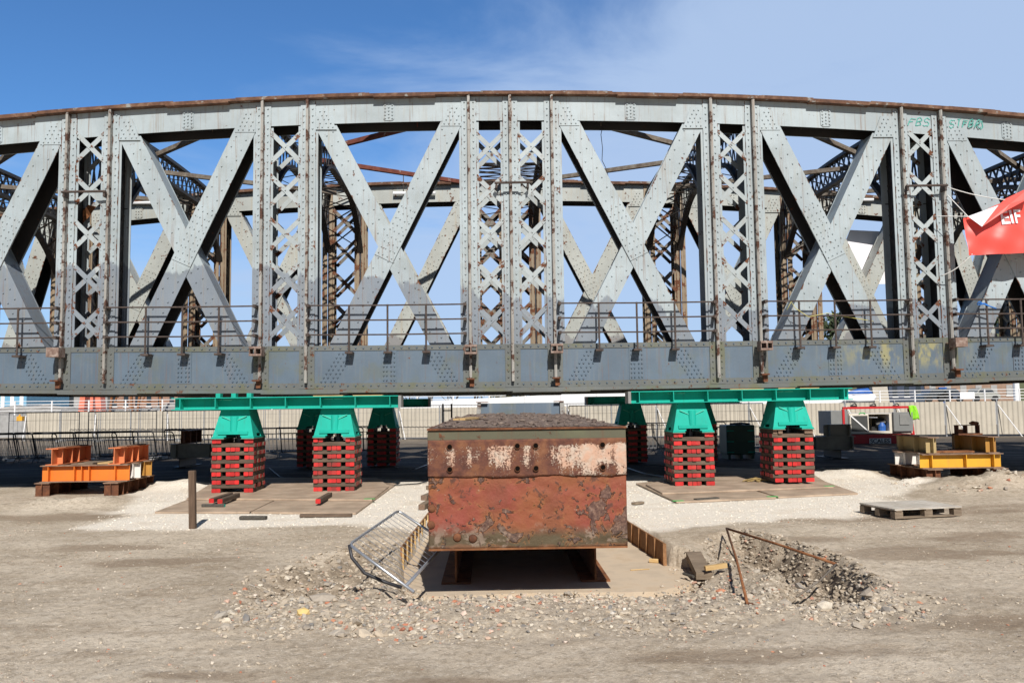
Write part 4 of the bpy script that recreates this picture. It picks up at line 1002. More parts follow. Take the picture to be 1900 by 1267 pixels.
ybeam('steel_beam', -7.78, 17.38, 18.85, .634, .345, .25, 'faded orange beam on top of the orange crib, right one of two', M['orange2'], LG, (.22, .62, .92, 1.42), topmat=M['orange2'])
for k, x in enumerate((-9.05, -7.78)):
    m = MB(); m.box(x-.09, x+.09, 17.75, 18.75, .981, .997); tag(m.build('packing_plate', M['rusttop']), 'thin rusty plate on the %s faded orange top beam' % ('left', 'right')[k], 'packing plate')
for k, (x0_, x1_) in enumerate(((-8.63, -8.33), (-8.23, -7.98))):
    m = MB(); m.box(x0_, x1_, 17.62, 18.3, .634, .66); tag(m.build('timber_board', (M['oldwood'], M['palewood'])[k]), ('brown board', 'pale board')[k]+' lying between the two faded orange top beams', 'timber')
RG = 'beams of the yellow crib at the right'
ybeam('steel_beam', 9.38, 17.40, 19.2, .0, .285, .32, 'dark rusty beam at the bottom left of the yellow crib', M['rust'], RG, (.1, .6, 1.2, 1.7))
ybeam('steel_beam', 10.82, 17.45, 19.2, .0, .285, .32, 'dark rusty beam at the bottom right of the yellow crib', M['rust'], RG, (.1, .6, 1.2, 1.7))
xbeam('steel_beam', 9.16, 10.92, 17.62, .287, .31, .24, 'bright yellow beam lying crosswise at the front of the yellow crib', M['yellow'], RG, (9.38, 10.12, 10.72))
xbeam('steel_beam', 9.12, 10.9, 18.62, .287, .31, .24, 'white beam lying crosswise at the back of the yellow crib', M['whitepaint'], RG, (9.3, 9.62))
ybeam('steel_beam', 9.42, 17.5, 19.1, .599, .355, .24, 'dull tan beam on top of the yellow crib, left one of two', M['tan'], RG, (.12, .62, 1.3))
ybeam('steel_beam', 10.72, 17.5, 19.1, .599, .355, .24, 'brownish yellow beam on top of the yellow crib, right one of two', M['mustard'], RG, (.12, .62, 1.3))
m = MB(); m.box(9.33, 9.52, 17.9, 18.7, .956, .975); tag(m.build('packing_plate', M['darkwood']), 'flat dark board on the dull tan top beam of the yellow crib', 'packing plate')
m = MB(); m.box(9.6, 10.5, 17.85, 18.1, .599, .635); tag(m.build('packing_plate', M['rustwarm']), 'orange-brown rusty plate lying between the top beams of the yellow crib', 'packing plate')
mo = thing('rusty_machine', 'rusty machine part with an open frame on the right beam of the yellow crib', 'machine part', (10.72, 18.7, .955))
m = MB(); m.box(10.45, 11.0, 18.35, 18.6, .955, .99); m.build('base', M['rust'], mo)
m = MB()
for x in (10.48, 10.68, 10.96): m.box(x-.012, x+.012, 18.4, 18.55, .991, 1.16)
m.box(10.46, 10.98, 18.4, 18.55, 1.161, 1.175); m.build('frame', M['rust'], mo)
m = MB(); m.tube([(10.78, 18.47, 1.21), (10.86, 18.47, 1.215), (10.98, 18.47, 1.205)], [.02, .05, .035], 10); m.build('cap', M['rust'], mo)
m = MB(); m.box(10.5, 10.6, 18.42, 18.53, .991, 1.08); m.build('block', M['rust'], mo)
# grey cribs in the shade
CG = 'grey beams in the shade below the bridge'
ybeam('steel_beam', -9.35, 25.2, 26.6, 0, .28, .4, 'black base beam of the shaded grey crib at the left', M['black'], CG, topmat=M['black'])
xbeam('steel_beam', -9.7, -7.4, 25.4, .281, .42, .25, 'grey beam lying crosswise in the shade behind the leftmost stack', M['greybeam'], CG, (-9.5, -8.5, -7.6), topmat=M['greybeam'])
ybeam('steel_beam', -9.25, 25.2, 26.6, .702, .40, .3, 'rusty beam on top of the shaded crib at the left', M['rust'], CG, (.2, .7, 1.2))
ybeam('steel_beam', 10.55, 24.9, 26.2, 0, .27, .5, 'black base beam of the shaded grey crib at the right', M['black'], CG, (), topmat=M['black'])
xbeam('steel_beam', 9.6, 11.0, 25.0, .271, .40, .3, 'grey beam lying crosswise in the shade left of the power pack', M['greybeam'], CG, (9.8, 10.9), topmat=M['greybeam'])
xbeam('steel_beam', 10.1, 10.95, 25.05, .672, .36, .3, 'short grey beam on top of the shaded crib at the right', M['greybeam'], CG, (10.25, 10.85), topmat=M['greybeam'])

# ------------------------------------------------------------------ power pack with the sign
gp_ = thing('power_pack', 'cream and red power pack on skids with open engine door and a SCALES sign', 'generator', (15.3, 33.6, 0))
GY = 33.0
def gbox(x0, x1, y0, y1, mat, name, ya=0, yb=1.2, par=None):
    a = P(x0, y1, GY); b = P(x1, y0, GY); m = MB(); m.box(a.x, b.x, GY+ya, GY+yb, max(.0, a.z), b.z); return m.build(name, mat, par or gp_, bevel=.01)
base = gbox(1577, 1692, 805, 826, M['red'], 'skid', .0, 1.5)
a = P(1577, 805, GY); b = P(1692, 766, GY)
m = MB(); # body built round the engine opening
o0 = P(1613, 800, GY); o1 = P(1650, 768, GY)
m.box(a.x, o0.x, GY+.03, GY+1.45, a.z+.002, b.z); m.box(o1.x, b.x, GY+.03, GY+1.45, a.z+.002, b.z); m.box(o0.x+.001, o1.x-.001, GY+.03, GY+1.45, a.z+.002, o0.z); m.box(o0.x+.001, o1.x-.001, GY+.03, GY+1.45, o1.z, b.z); m.box(o0.x+.001, o1.x-.001, GY+1.3, GY+1.45, o0.z+.001, o1.z-.001)
m.build('body', M['cream'], gp_)
gbox(1545, 1576, 762, 806, M['greypanel'], 'side_cabinet', .1, 1.4)
d = gbox(1577.5, 1611, 770, 800, M['darkgrille'], 'grille_door', .0, .028)
m = MB(); p0 = P(1578, 771, GY); p1 = P(1611, 800, GY); m.bar((p0.x, GY-.012, p0.z), (p1.x, GY-.012, p1.z), .05, .02, (0, 1, 0)); m.build('door_stay', M['whiterail'], d)
m = MB(); m.box(p0.x-.03, p0.x+.01, GY-.012, GY-.001, p1.z-.02, p0.z+.02); m.box(p0.x+.011, p1.x-.011, GY-.012, GY-.001, p0.z-.01, p0.z+.03); m.box(p1.x-.01, p1.x+.03, GY-.012, GY-.001, p1.z-.02, p0.z+.02); m.build('door_frame', M['cream'], d)
en = MB(); c0 = P(1631, 792, GY+.5); en.box(c0.x-.35, c0.x+.38, GY+.4, GY+1.1, o0.z+.003, c0.z+.02); en.tube([(c0.x-.2, GY+.35, c0.z+.1), (c0.x+.3, GY+.35, c0.z+.22)], .09, 10); en.box(c0.x-.1, c0.x+.3, GY+.45, GY+.9, c0.z+.021, c0.z+.35); eo = en.build('engine', M['black'], gp_)
m = MB(); c1 = P(1637, 790, GY+.25); m.tube([(c1.x, GY+.28, o0.z+.004), (c1.x, GY+.28, c1.z+.0), (c1.x, GY+.28, c1.z+.14)], [.14, .15, .07], 12); m.build('filter', M['blue'], eo)
m = MB(); c1 = P(1623, 774, GY+.2); m.tube([(c1.x-.3, GY+.2, c1.z), (c1.x+.1, GY+.2, c1.z-.01)], .025, 8); m.build('pipe', M['galv'], eo)
cb = gbox(1657, 1691, 764, 800, M['greypanel'], 'control_cabinet', -.10, .028)
gbox(1667, 1684, 768, 788, M['greyend'], 'panel_door', -.13, -.102, cb)
m = MB(); p0 = P(1565, 757, GY); p1 = P(1691, 755, GY)
m.bar((p0.x, GY+.1, p0.z), (p1.x, GY+.1, p1.z), .09, .09); m.bar((p0.x+.02, GY+.1, 0), (p0.x+.02, GY+.1, p0.z-.05), .09, .09, (0, 1, 0)); m.bar((p1.x+.1, GY+.1, 0), (p1.x-.05, GY+.1, p1.z-.05), .12, .09, (0, 1, 0))
m.build('lifting_frame', M['red'], gp_)
for xx in (1589, 1625, 1668):
    m = MB(); p0 = P(xx, 753, GY); m.box(p0.x-.12, p0.x+.12, GY+.2, GY+.3, p0.z-.11, p0.z+.02); m.tube([(p0.x-.1, GY+.25, p0.z+.02), (p0.x+.05, GY+.25, p0.z+.1), (p0.x+.12, GY+.25, p0.z+.04)], .03, 7); m.build('exhaust', M['black'], gp_)
sg = gbox(1613, 1653, 812.5, 823.5, M['whitepaint'], 'sign', -.02, -.002)
p0 = P(1614.2, 821.8, GY)
letter_strip(sg, 'SCALES', p0.x, p0.z, .235, M['black'], GY-.024, 0, sx=1.04, thick=.004)
m = MB(); p0 = P(1600, 768, GY); m.tube([(p0.x+.12*math.cos(k), GY+.018, p0.z+.05*abs(math.sin(k))) for k in np.linspace(0, math.pi, 9)], .02, 6); m.build('emblem', M['paintgreen'], gp_)
# hi-vis jacket hung on the frame
m = MB(); p0 = P(1686, 753, GY-.02); n_ = 7
vs = []; 
for j in range(9):
    for i in range(n_):
        u = i/(n_-1); v = j/8; x = p0.x+.08+(.26+.13*math.sin(v*2.6))*(u-.5)+.16*v; vs.append((x, GY-.06-.06*math.sin(u*9+v*3)-.04*(1-v), p0.z-.54*v+.03*math.sin(u*math.pi)*(1-v)-.03*math.sin(u*7)*v))
m.add(vs, [(j*n_+i, j*n_+i+1, (j+1)*n_+i+1, (j+1)*n_+i) for j in range(8) for i in range(n_-1)])
o = m.build('jacket', M['hiviz'], smooth=True, fix=False); tag(o, 'bright green hi-vis jacket hung on the red frame of the power pack', 'jacket'); s_ = o.modifiers.new('thickness', 'SOLIDIFY'); s_.thickness = .025

# dark green tank on a pallet, far under the bridge
tk = thing('hydraulic_tank', 'dark green crate-shaped tank standing in the shade between the two right stacks', 'tank', (7.65, 25.7, 0))
m = MB(); m.box(7.2, 8.08, 25.3, 26.1, .14, 1.04); m.build('body', M['darkgreen'], tk, bevel=.03)
m = MB()
for x in (7.25, 7.62, 7.98): m.box(x, x+.08, 25.35, 26.05, .0, .138)
m.build('base', M['darkgreen'], tk)
m = MB()
for z in (.2, .52, .85): m.box(7.22, 7.42, 25.285, 25.299, z, z+.035); m.box(7.85, 8.06, 25.285, 25.299, z, z+.035)
m.build('trim', M['teal'], tk)
m = MB(); m.tube([(7.4, 25.6, 1.07), (7.75, 25.6, 1.09), (8.02, 25.6, 1.06)], .03, 8); m.tube([(7.65, 25.5, 1.041), (7.65, 25.5, 1.09)], .12, 12); m.build('lid', M['black'], tk)

# ------------------------------------------------------------------ crowd barriers

def barrier_proto(mat, wire, L=2.1, Hh=1.05, r=.019):
    o = thing('crowd_barrier', 'x', 'barrier', (0, 0, 0), 'crowd barriers leaning in a row in the shade')
    m = MB(); q = .09; pts = [(-L/2, 0, .14), (-L/2, 0, Hh-q), (-L/2+q*.3, 0, Hh-q*.3), (-L/2+q, 0, Hh), (L/2-q, 0, Hh), (L/2-q*.3, 0, Hh-q*.3), (L/2, 0, Hh-q), (L/2, 0, .14)]
    m.tube(pts, r, 7); m.tube([(-L/2, 0, .16), (L/2, 0, .16)], r*.9, 6); m.tube([(-L/2, 0, Hh-.2), (L/2, 0, Hh-.2)], r*.6, 5); m.build('frame', mat, o)
    m = MB()
    for k in range(1, 15): m.tube([(-L/2+k*L/15, 0, .16), (-L/2+k*L/15, 0, Hh-.2)], .008, 4)
    m.build('bars', wire, o)
    for s in (-1, 1):
        m = MB(); m.tube([(s*(L/2-.12), -.25, .02), (s*(L/2-.12), 0, .13), (s*(L/2-.12), .25, .02)], r*.8, 6); m.build('foot', mat, o)
    return o
bp = barrier_proto(M['darktube'], M['meshwire']); bl_ = []
spec = [(-16.9+.62*k, 28.4+.10*k, -19-3*(k % 3), rnd.uniform(-5, 5)) for k in range(10)]+[(-10.4+.95*k, 29.6+.1*k, -15-4*(k % 2), rnd.uniform(-5, 5)) for k in range(7)]
spec += [(4.6, 28.0, -8, 12), (5.9, 28.6, -10, -6), (7.2, 29.2, -12, 8), (8.6, 29.4, -6, -4)]
for k, (x, y, ln, rz) in enumerate(spec):
    o = bp if k == 0 else dup(bp)
    place(o, (x, y, .02), rot=(RAD(-ln), 0, RAD(rz)))
    if k < 10: lab = '%s grey crowd barrier from the left in the leaning row behind the orange crib' % ('first', 'second', 'third', 'fourth', 'fifth', 'sixth', 'seventh', 'eighth', 'ninth', 'tenth')[k]
    elif k < 17: lab = '%s leaning crowd barrier from the left in the shade behind the two left stacks' % ('first', 'second', 'third', 'fourth', 'fifth', 'sixth', 'last')[k-10]
    else: lab = '%s crowd barrier from the left in the shade behind the two right stacks' % ('first', 'second', 'third', 'fourth')[k-17]
    tag(o, lab)
# the galvanised barrier tipped over beside the girder
A = P(648, 1010, 8.35); F_ = P(768, 1098, 7.85); B = P(739, 947, 10.15)
F_.z = max(F_.z, -.24)
C_ = B+(F_-A)*1.0; low = A+(F_-A)*.88; lowf = C_+(A-F_)*.12
cbn = thing('crowd_barrier', 'shiny galvanised crowd barrier tipped into the hollow beside the rusty girder', 'barrier', tuple((A+F_+B)/3-Vector((0, 0, .2))))
e1 = (F_-A).normalized(); e2 = (B-A).normalized(); q = .10
m = MB(); m.tube([F_, A+e1*q, A+e1*q*.3+e2*q*.12, A+e2*q*.3+e1*q*.12, A+e2*q, B-e2*q, B-e2*q*.3+e1*q*.12, B+e1*q*.3-e2*q*.12, B+e1*q, C_], .0155, 10); m.build('frame', M['galv'], cbn, smooth=True)
m = MB(); m.tube([low, lowf], .0165, 8); m.build('bottom_rail', M['galv'], cbn, smooth=True)
m = MB(); s0 = A+e1*.035+e2*.02; L1 = (B-A).length
for k in range(1, 13):
    p0 = A+e2*(L1*k/13); m.tube([p0, p0+(low-A)], .0032, 5)
m.build('bars', M['galv'], cbn)
m = MB(); m.tube([A+Vector((.0, .0, -.0)), A+Vector((.03, -.03, -.12)), A+Vector((.16, -.05, -.27)), A+Vector((.35, -.03, -.36)), A+Vector((.52, -.02, -.42))], .017, 8); m.build('foot', M['darktube'], cbn, smooth=True)

# ------------------------------------------------------------------ the rusty box girder in the pit
BG = thing('box_girder', 'massive rust-red riveted box girder end with flaking paint lying in a shallow pit', 'girder', (.37, 10.8, .31))
BX0, BX1, BYF, BYB = -.652, 1.388, 8.60, 13.1
m, t, b = material('girder_red_rust'); q_ = NT(t); p = q_.pos(); x_, y_, z_ = q_.xyz(p)
lo_n = q_.noise(p, 1.9, 5, .6); pit_n = q_.noise(p, 7.5, 8, .68, .5)
c = q_.mix(q_.mr(lo_n, .38, .66), (.245, .054, .034), (.26, .085, .032))
c = q_.mix(q_.m('MULTIPLY', q_.mr(q_.noise(q_.mapv(p, (3.2, 3.2, .6)), 1.5, 6, .6), .5, .7), .55), c, (.165, .055, .026))
c = q_.mix(q_.m('MULTIPLY', q_.mr(z_, .86, 1.06), .55), c, (.23, .090, .030))
nzv = q_.noise(p, 2.4, 6, .6)
foot = q_.m('ADD', z_, q_.m('MULTIPLY', q_.m('SUBTRACT', nzv, .5), .20))
c = q_.mix(q_.m('MULTIPLY', q_.mr(foot, .56, .42), .9), c, (.075, .066, .034))
c = q_.mix(q_.m('MULTIPLY', q_.mr(foot, .36, .325), .7), c, (.19, .085, .04))
right = q_.m('MULTIPLY', q_.mr(x_, .75, 1.15), q_.m('MULTIPLY', q_.mr(z_, .98, .80), q_.mr(z_, .34, .5)))
pn = q_.m('ADD', q_.noise(p, 4.3, 8, .60, .6), q_.m('MULTIPLY', right, .105))
blister = q_.m('MAXIMUM', q_.mr(pn, .590, .618), q_.mr(q_.noise(p, 9.5, 7, .55, .4), .615, .64))
rim = q_.m('MULTIPLY', q_.mr(pn, .555, .590), q_.m('SUBTRACT', 1.0, blister))
c = q_.mix(q_.m('MULTIPLY', rim, .5), c, (.33, .14, .05))
c = q_.mix(q_.m('MULTIPLY', blister, .9), c, q_.ramp(q_.noise(p, 22, 6, .72), [(.30, (.04, .024, .022)), (.47, (.095, .055, .042)), (.58, (.19, .115, .08)), (.72, (.36, .27, .21))]))
c = q_.mix(q_.m('MULTIPLY', q_.mr(pit_n, .585, .64), .8), c, (.07, .032, .022))
c = q_.mix(q_.m('MULTIPLY', q_.mr(q_.noise(p, 17, 6, .65), .66, .70), .6), c, (.40, .30, .23))
low_ = q_.m('MULTIPLY', q_.mr(z_, .62, .42), q_.mr(q_.noise(p, 6, 6, .65), .54, .62)); c = q_.mix(q_.m('MULTIPLY', low_, .75), c, (.27, .20, .15))
q_.l(c, b.inputs['Base Color']); b.inputs['Roughness'].default_value = .75
q_.bump(q_.m('ADD', q_.m('MULTIPLY', blister, 1.2), q_.m('ADD', q_.m('MULTIPLY', pit_n, .6), q_.m('MULTIPLY', q_.noise(p, 34, 6, .65), .35))), .9, .022, b); M['girder'] = m
m, t, b = material('girder_flaking_white'); q_ = NT(t); p = q_.pos(); x_, y_, z_ = q_.xyz(p)
c = q_.ramp(q_.noise(p, 8, 8, .68, .3), [(.28, (.055, .022, .016)), (.46, (.125, .044, .026)), (.62, (.20, .080, .036)), (.8, (.27, .13, .07))])
pat = q_.m('ADD', q_.mr(q_.noise(q_.mapv(p, (3.6, 1, .25)), 1.9, 4, .55), .34, .66, -.085, .075), q_.m('ADD', q_.mr(x_, .50, .95, 0, .085), q_.mr(z_, 1.06, 1.20, -.10, .01)))
fl_ = q_.m('ADD', q_.m('ADD', q_.m('MULTIPLY', q_.noise(q_.mapv(p, (1, 1, .8)), 13, 8, .75), .42), q_.m('MULTIPLY', q_.noise(p, 52, 5, .78), .66)), pat)
top_ = q_.mr(z_, 1.39, 1.33, -.25, 0); fl_ = q_.m('ADD', fl_, top_)
mk = q_.mr(fl_, .545, .578)
c = q_.mix(mk, c, q_.mix(q_.mr(q_.noise(p, 9, 5, .6), .4, .65), (.54, .335, .235), (.52, .42, .335)))
q_.l(c, b.inputs['Base Color']); b.inputs['Roughness'].default_value = .8; q_.bump(q_.m('ADD', q_.m('MULTIPLY', mk, .5), q_.noise(p, 30, 6, .7)), .8, .012, b); M['girder_white'] = m
def rough_face(x0, x1, z0, z1, y, amp, step, edge_amp=0, seed=0):
    n = int((x1-x0)/step); k = max(2, int((z1-z0)/step)); m = MB(); xs_ = np.linspace(x0, x1, n+1); zs_ = np.linspace(z0, z1, k+1); XX, ZZ = np.meshgrid(xs_, zs_)
    YY = y-amp*np.abs(fbm(XX*1.0+seed, ZZ+seed*2, 4, 5.0))-amp*.5*fbm(XX+9, ZZ+seed, 3, 14)
    ZZ = ZZ.copy(); ZZ[0] += edge_amp*fbm(xs_+seed, xs_*0+3.3, 4, 6.0)
    m.add(np.stack([XX, YY, ZZ], -1).reshape(-1, 3), [(j*(n+1)+i, j*(n+1)+i+1, (j+1)*(n+1)+i+1, (j+1)*(n+1)+i) for j in range(k) for i in range(n)]); return m
m = MB(); m.box(BX0+.004, BX1-.004, BYF+.03, BYB, .315, 1.50); m.build('body', M['rust'], BG)
fr_ = rough_face(BX0, BX1, .31, 1.055, BYF, .018, .02, .006, 1); fo = fr_.build('lower_plate', M['girder'], BG, smooth=True, fix=False); s_ = fo.modifiers.new('thickness', 'SOLIDIFY'); s_.thickness = .022; s_.offset = -1
fr_ = rough_face(BX0-.004, BX1+.004, 1.035, 1.415, BYF-.020, .010, .02, .022, 5); fo2 = fr_.build('upper_plate', M['girder_white'], BG, smooth=True, fix=False); s_ = fo2.modifiers.new('thickness', 'SOLIDIFY'); s_.thickness = .020; s_.offset = -1
m = MB(); m.box(BX0-.008, BX1+.006, BYF-.008, BYF+.10, 1.408, 1.512); m.build('top_angle', weathered('girder_top_band', (.105, .100, .060), .62, stain=(.12, .06, .03), stain_amt=.8, moss=.7), BG, bevel=.008)
m = MB(); m.box(BX0-.012, BX1+.010, BYF-.03, BYB, 1.514, 1.532); m.build('top_plate', M['rust'], BG)
m = MB(); m.box(BX0+.0, BX1-.004, BYF-.025, BYF-.004, .296, .313); m.build('bottom_edge', M['rustwarm'], BG)
for x in (-.43, .265, .455, 1.145):
    for z in (1.348, 1.118):
        m = MB(); m.tube([(x, BYF-.046, z), (x, BYF-.012, z)], .032, 12); ho = m.build('bolt_boss', M['rust'], BG)
        m = MB(); m.tube([(x, BYF-.050, z), (x, BYF-.0465, z)], .025, 12); m.build('bolt_hole', M['hole'], ho)
for x, z in ((-.36, .425), (-.20, .41), (-.62, .72), (-.625, .555)):
    m = MB(); m.tube([(x, BYF-.004, z), (x, BYF-.016, z), (x, BYF-.022, z)], [.045, .036, .012], 12); m.build('rivet_stub', M['rust'], BG, smooth=True)
# crust of dirt on top
n, k = 60, 90; xs_ = np.linspace(BX0+.03, BX1-.03, n+1); ys_ = np.linspace(BYF+.05, BYB-.05, k+1); XX, YY = np.meshgrid(xs_, ys_)
u_ = (XX-(BX0+BX1)/2)/((BX1-BX0)/2); ed = np.clip((1-np.abs(u_)**5), 0, 1)*np.clip((YY-BYF)/.5, 0, 1)
ZZ = 1.533+ed*(.012+.05*np.clip((YY-BYF)/4, 0, 1))+ed*(.07*np.abs(fbm(XX+3, YY, 4, 2.2))+.055*fbm(XX, YY+9, 4, 6))
ZZ = np.maximum(ZZ, 1.5335)
m = MB(); m.add(np.stack([XX, YY, ZZ], -1).reshape(-1, 3), [(j*(n+1)+i, j*(n+1)+i+1, (j+1)*(n+1)+i+1, (j+1)*(n+1)+i) for j in range(k) for i in range(n)])
for k_ in range(700):
    i_, j_ = rs.randint(2, n-2), int(rs.rand()**1.5*(k-3))+1; s_ = .008+.03*rs.rand()**3; v = ICO_V*(1+.4*(rs.rand(12, 1)-.5))*np.array([1.2, 1, .6]); m.add(v*s_+np.array([XX[j_, i_], YY[j_, i_], ZZ[j_, i_]+s_*.2]), [tuple(f) for f in ICO_F])
M['crust'] = rusty('dirt_crust', (.065, .045, .036), (.13, .095, .078), (.25, .20, .16), 16)
tag(m.build('dirt_crust', M['crust'], BG, fix=False), kind='stuff')
for pix, lab in ((((858, 786), (900, 778)), 'pale splintered board lying on the dirt crust of the rusty girder'), (((846, 790), (880, 784)), 'second, shorter pale splinter on the dirt crust of the rusty girder')):
    a = P(*pix[0], 10.0); b_ = P(*pix[1], 11.3); a.z = b_.z = 1.60; m = MB(); m.bar(a, b_, .07, .02); tag(m.build('splinter', M['palewood']), lab, 'timber')
bp_ = thing('end_plate', 'blue-grey painted plate with ribbed ends standing upright behind the rusty girder', 'steel plate', (.46, 13.2, 1.55))
m = MB(); m.box(-.16, 1.09, 13.16, 13.18, 1.585, 1.79); m.build('plate', M['blueplate'], bp_)
m = MB(); m.hexa([(-.24, 13.1, 1.56), (-.161, 13.1, 1.56), (-.161, 13.25, 1.56), (-.24, 13.25, 1.56)], [(-.215, 13.1, 1.80), (-.161, 13.1, 1.80), (-.161, 13.25, 1.80), (-.215, 13.25, 1.80)])
m.build('rib', M['rib'], bp_); m = MB(); m.hexa([(1.091, 13.1, 1.56), (1.18, 13.1, 1.56), (1.18, 13.25, 1.56), (1.091, 13.25, 1.56)], [(1.091, 13.1, 1.80), (1.15, 13.1, 1.80), (1.15, 13.25, 1.80), (1.091, 13.25, 1.80)]); m.build('rib', M['rib'], bp_)
m = MB(); m.box(-.27, 1.21, 13.08, 13.155, 1.535, 1.60); m.build('foot', M['crust'], bp_)
for x0, x1 in ((-.235, -.05), (1.0, 1.15)):
    m = MB(); m.box(x0, x1, 13.08, 13.26, 1.801, 1.815); m.build('top_clip', M['rust'], bp_)
# beams that carry the girder
for x, lab in ((-.42, 'rusty beam under the left side of the box girder, deep in shade'), (1.17, 'rusty beam under the right side of the box girder, its flange catching the sun')):
    o = ibeam('steel_beam', 3.4, .553, .33, lab, M['rustwarm'], 'steel beam', (), 'rusty beams carrying the box girder', tf=.022, tw=.02); place(o, (x, 11.25, -.249), RAD(90))
# plywood sides of the pit
def pitboard(x0, y0, x1, y1, z0, z1, label, side):
    o = thing('pit_board', label, 'board', (x0, y0, z0)); d = Vector((x1-x0, y1-y0, 0)); L = d.length; d.normalize(); nrm = Vector((d.y, -d.x, 0))*side
    m = MB(); m.bar((x0, y0, (z0+z1)/2), (x1, y1, (z0+z1)/2), .022, z1-z0); m.build('sheet', M['plywood'], o)
    k = 0
    for s in np.arange(.02, L, .42):
        c = Vector((x0, y0, 0))+d*s+nrm*.022; m = MB(); a_ = c-d*.022; b__ = c+d*.022
        m.bar((a_.x, a_.y, (z0+z1)/2), (b__.x, b__.y, (z0+z1)/2), .020, z1-z0-.004); m.build('batten', M['palewood'] if side > 0 else M['plywood'], o)
    return o
pitboard(2.15, 10.40, 1.87, 14.5, -.249, .02, 'plywood board with battens lining the right side of the pit', -1)
pitboard(-1.13, 10.42, -1.02, 14.4, -.249, .03, 'plywood board with pale battens lining the left side of the pit', 1)
loose((1222, 1044), (1205, 1043), .045, [M['palewood'], M['palewood']], 'small pale block against the foot of the right pit board', name='timber_block', z=-.249, h_=.05)
loose((1170, 1058), (1205, 1056), .02, [M['palewood'], M['palewood']], 'thin pale lath lying on the concrete pit floor', name='timber_lath', z=-.249, h_=.012)
loose((1268, 1066), (1287, 1072), .03, [M['darkwood'], M['darkwood']], 'short dark stick at the right edge of the pit floor', name='timber_stick', z=-.20, h_=.03)
# stack of old timbers behind the girder
k = 0
for (x, y), z in zip(((786, 928), (776, 945), (788, 944), (794, 934)), (.10, 0.01, .01, .10)):
    g = G(x+2, y, z); o = sleeper_mb(.11, .09, 1.3).build('old_timber', [M['oldwood'], M['sleeper_end']], origin=(0, 0, 0)); place(o, (g.x+.12, g.y+.62, z), RAD(-12+5*k))
    tag(o, ('upper left', 'lower left', 'lower right', 'upper right')[k]+' weathered timber of the small pile left behind the rusty girder', 'timber', 'pile of old timbers beside the girder'); k += 1
m = MB(); g = G(795, 910, .19); m.bar((g.x-.0, g.y, .24), (g.x+.35, g.y+.5, .24), .12, .08); tag(m.build('old_timber', M['oldwood']), 'topmost weathered timber of the small pile left behind the rusty girder', 'timber', 'pile of old timbers beside the girder')

# wooden stake
m = MB(); g = G(358, 981, 0); g.z = hz(g.x, g.y)-.1
b0 = [(g.x-.046, g.y-.045, g.z), (g.x+.046, g.y-.045, g.z), (g.x+.046, g.y+.045, g.z), (g.x-.046, g.y+.045, g.z)]
m.hexa(b0, [(x-.025, y, z+.95) for x, y, z in b0]); sk = m.build('wooden_stake', M['stakewood'], bevel=.008)
tag(sk, 'upright brown wooden stake driven into the ground at the left edge of the white gravel', 'stake')

# pallet
def pallet(cx, cy, rz):
    o = thing('pallet', 'pale worn wooden pallet lying flat at the edge of the white gravel', 'pallet', (0, 0, 0)); L, W_ = 1.15, .85
    for k in range(7):
        m = MB(); x = 0; y = -W_/2+.06+k*(W_-.12)/6; m.box(-L/2, L/2, y-.056, y+.056, .122, .142); m.build('deck_board', M['palletwood'], o)
    for k in range(3):
        m = MB(); y = (-W_/2+.06, 0, W_/2-.06)[k]; m.box(-L/2, L/2, y-.05, y+.05, 0, .018); m.build('bottom_board', M['oldwood'], o)
    for xx in (-L/2+.07, 0, L/2-.07):
        m = MB(); m.box(xx-.05, xx+.05, -W_/2, W_/2, .102, .1215); m.build('stringer_board', M['oldwood'], o)
        for y in (-W_/2+.06, 0, W_/2-.06):
            m = MB(); m.box(xx-.068, xx+.068, y-.05, y+.05, .0185, .1015); m.build('block', M['oldwood'], o)
    place(o, (cx, cy, hz(cx, cy)+.015), rz); return o
M['palletwood'] = timber('bleached_pallet_wood', (.38, .33, .26), (.60, .57, .52), (3, 24, 24))
pallet(6.42, 12.72, RAD(11))

# planks in the hollow, right of the pit

g0 = G(1306, 1066, -.16); g1 = G(1300, 1036, -.1)
m = MB(); m.bar((g0.x, g0.y-.02, -.17), (g1.x-.06, g1.y+.1, -.07), .18, .08); tag(m.build('plank', M['oldwood']), 'thick brown plank end lying in the hollow right of the pit', 'timber')
a = P(1308, 1054, g0.y-.06); b_ = P(1348, 1048, g0.y-.02); m = MB(); m.bar(a, b_, .045, .05); tag(m.build('batten', M['palewood']), 'short yellow batten resting on the thick plank right of the pit', 'timber')

# rusty bent bar frame over the crater
pts = [G(1348, 980, .12), G(1551, 1046, .03), G(1478, 1106, -.06)]
fr0 = thing('bar_frame', 'bent rusty steel bar frame sticking out of the rubble hollow at the right', 'steel bar', tuple(pts[0]-Vector((0, 0, .3))))
r_ = .0155
m = MB(); m.tube([pts[0], pts[0].lerp(pts[1], .5)+Vector((0, 0, .01)), pts[1]], r_, 8); m.build('upper_bar', M['rustwarm'], fr0, smooth=True)
p3 = G(1387, 1120, -.03); m = MB(); m.tube([pts[0], pts[0].lerp(p3, .5)+Vector((.015, 0, .0)), p3], r_*.9, 8); m.build('left_bar', M['rustwarm'], fr0, smooth=True)
m = MB(); m.tube([pts[1], pts[1].lerp(pts[2], .5)+Vector((.03, 0, -.01)), pts[2]], r_*.65, 8); m.build('right_bar', M['greybar'], fr0, smooth=True)
p4 = G(1440, 1127, -.07); p5 = G(1478, 1127, -.08); p6 = G(1467, 1148, -.06); m = MB(); m.tube([p3, p4, p5, p5.lerp(p6, .6)+Vector((0, 0, .01)), p6], r_, 8); m.build('lower_bar', M['rust'], fr0, smooth=True)
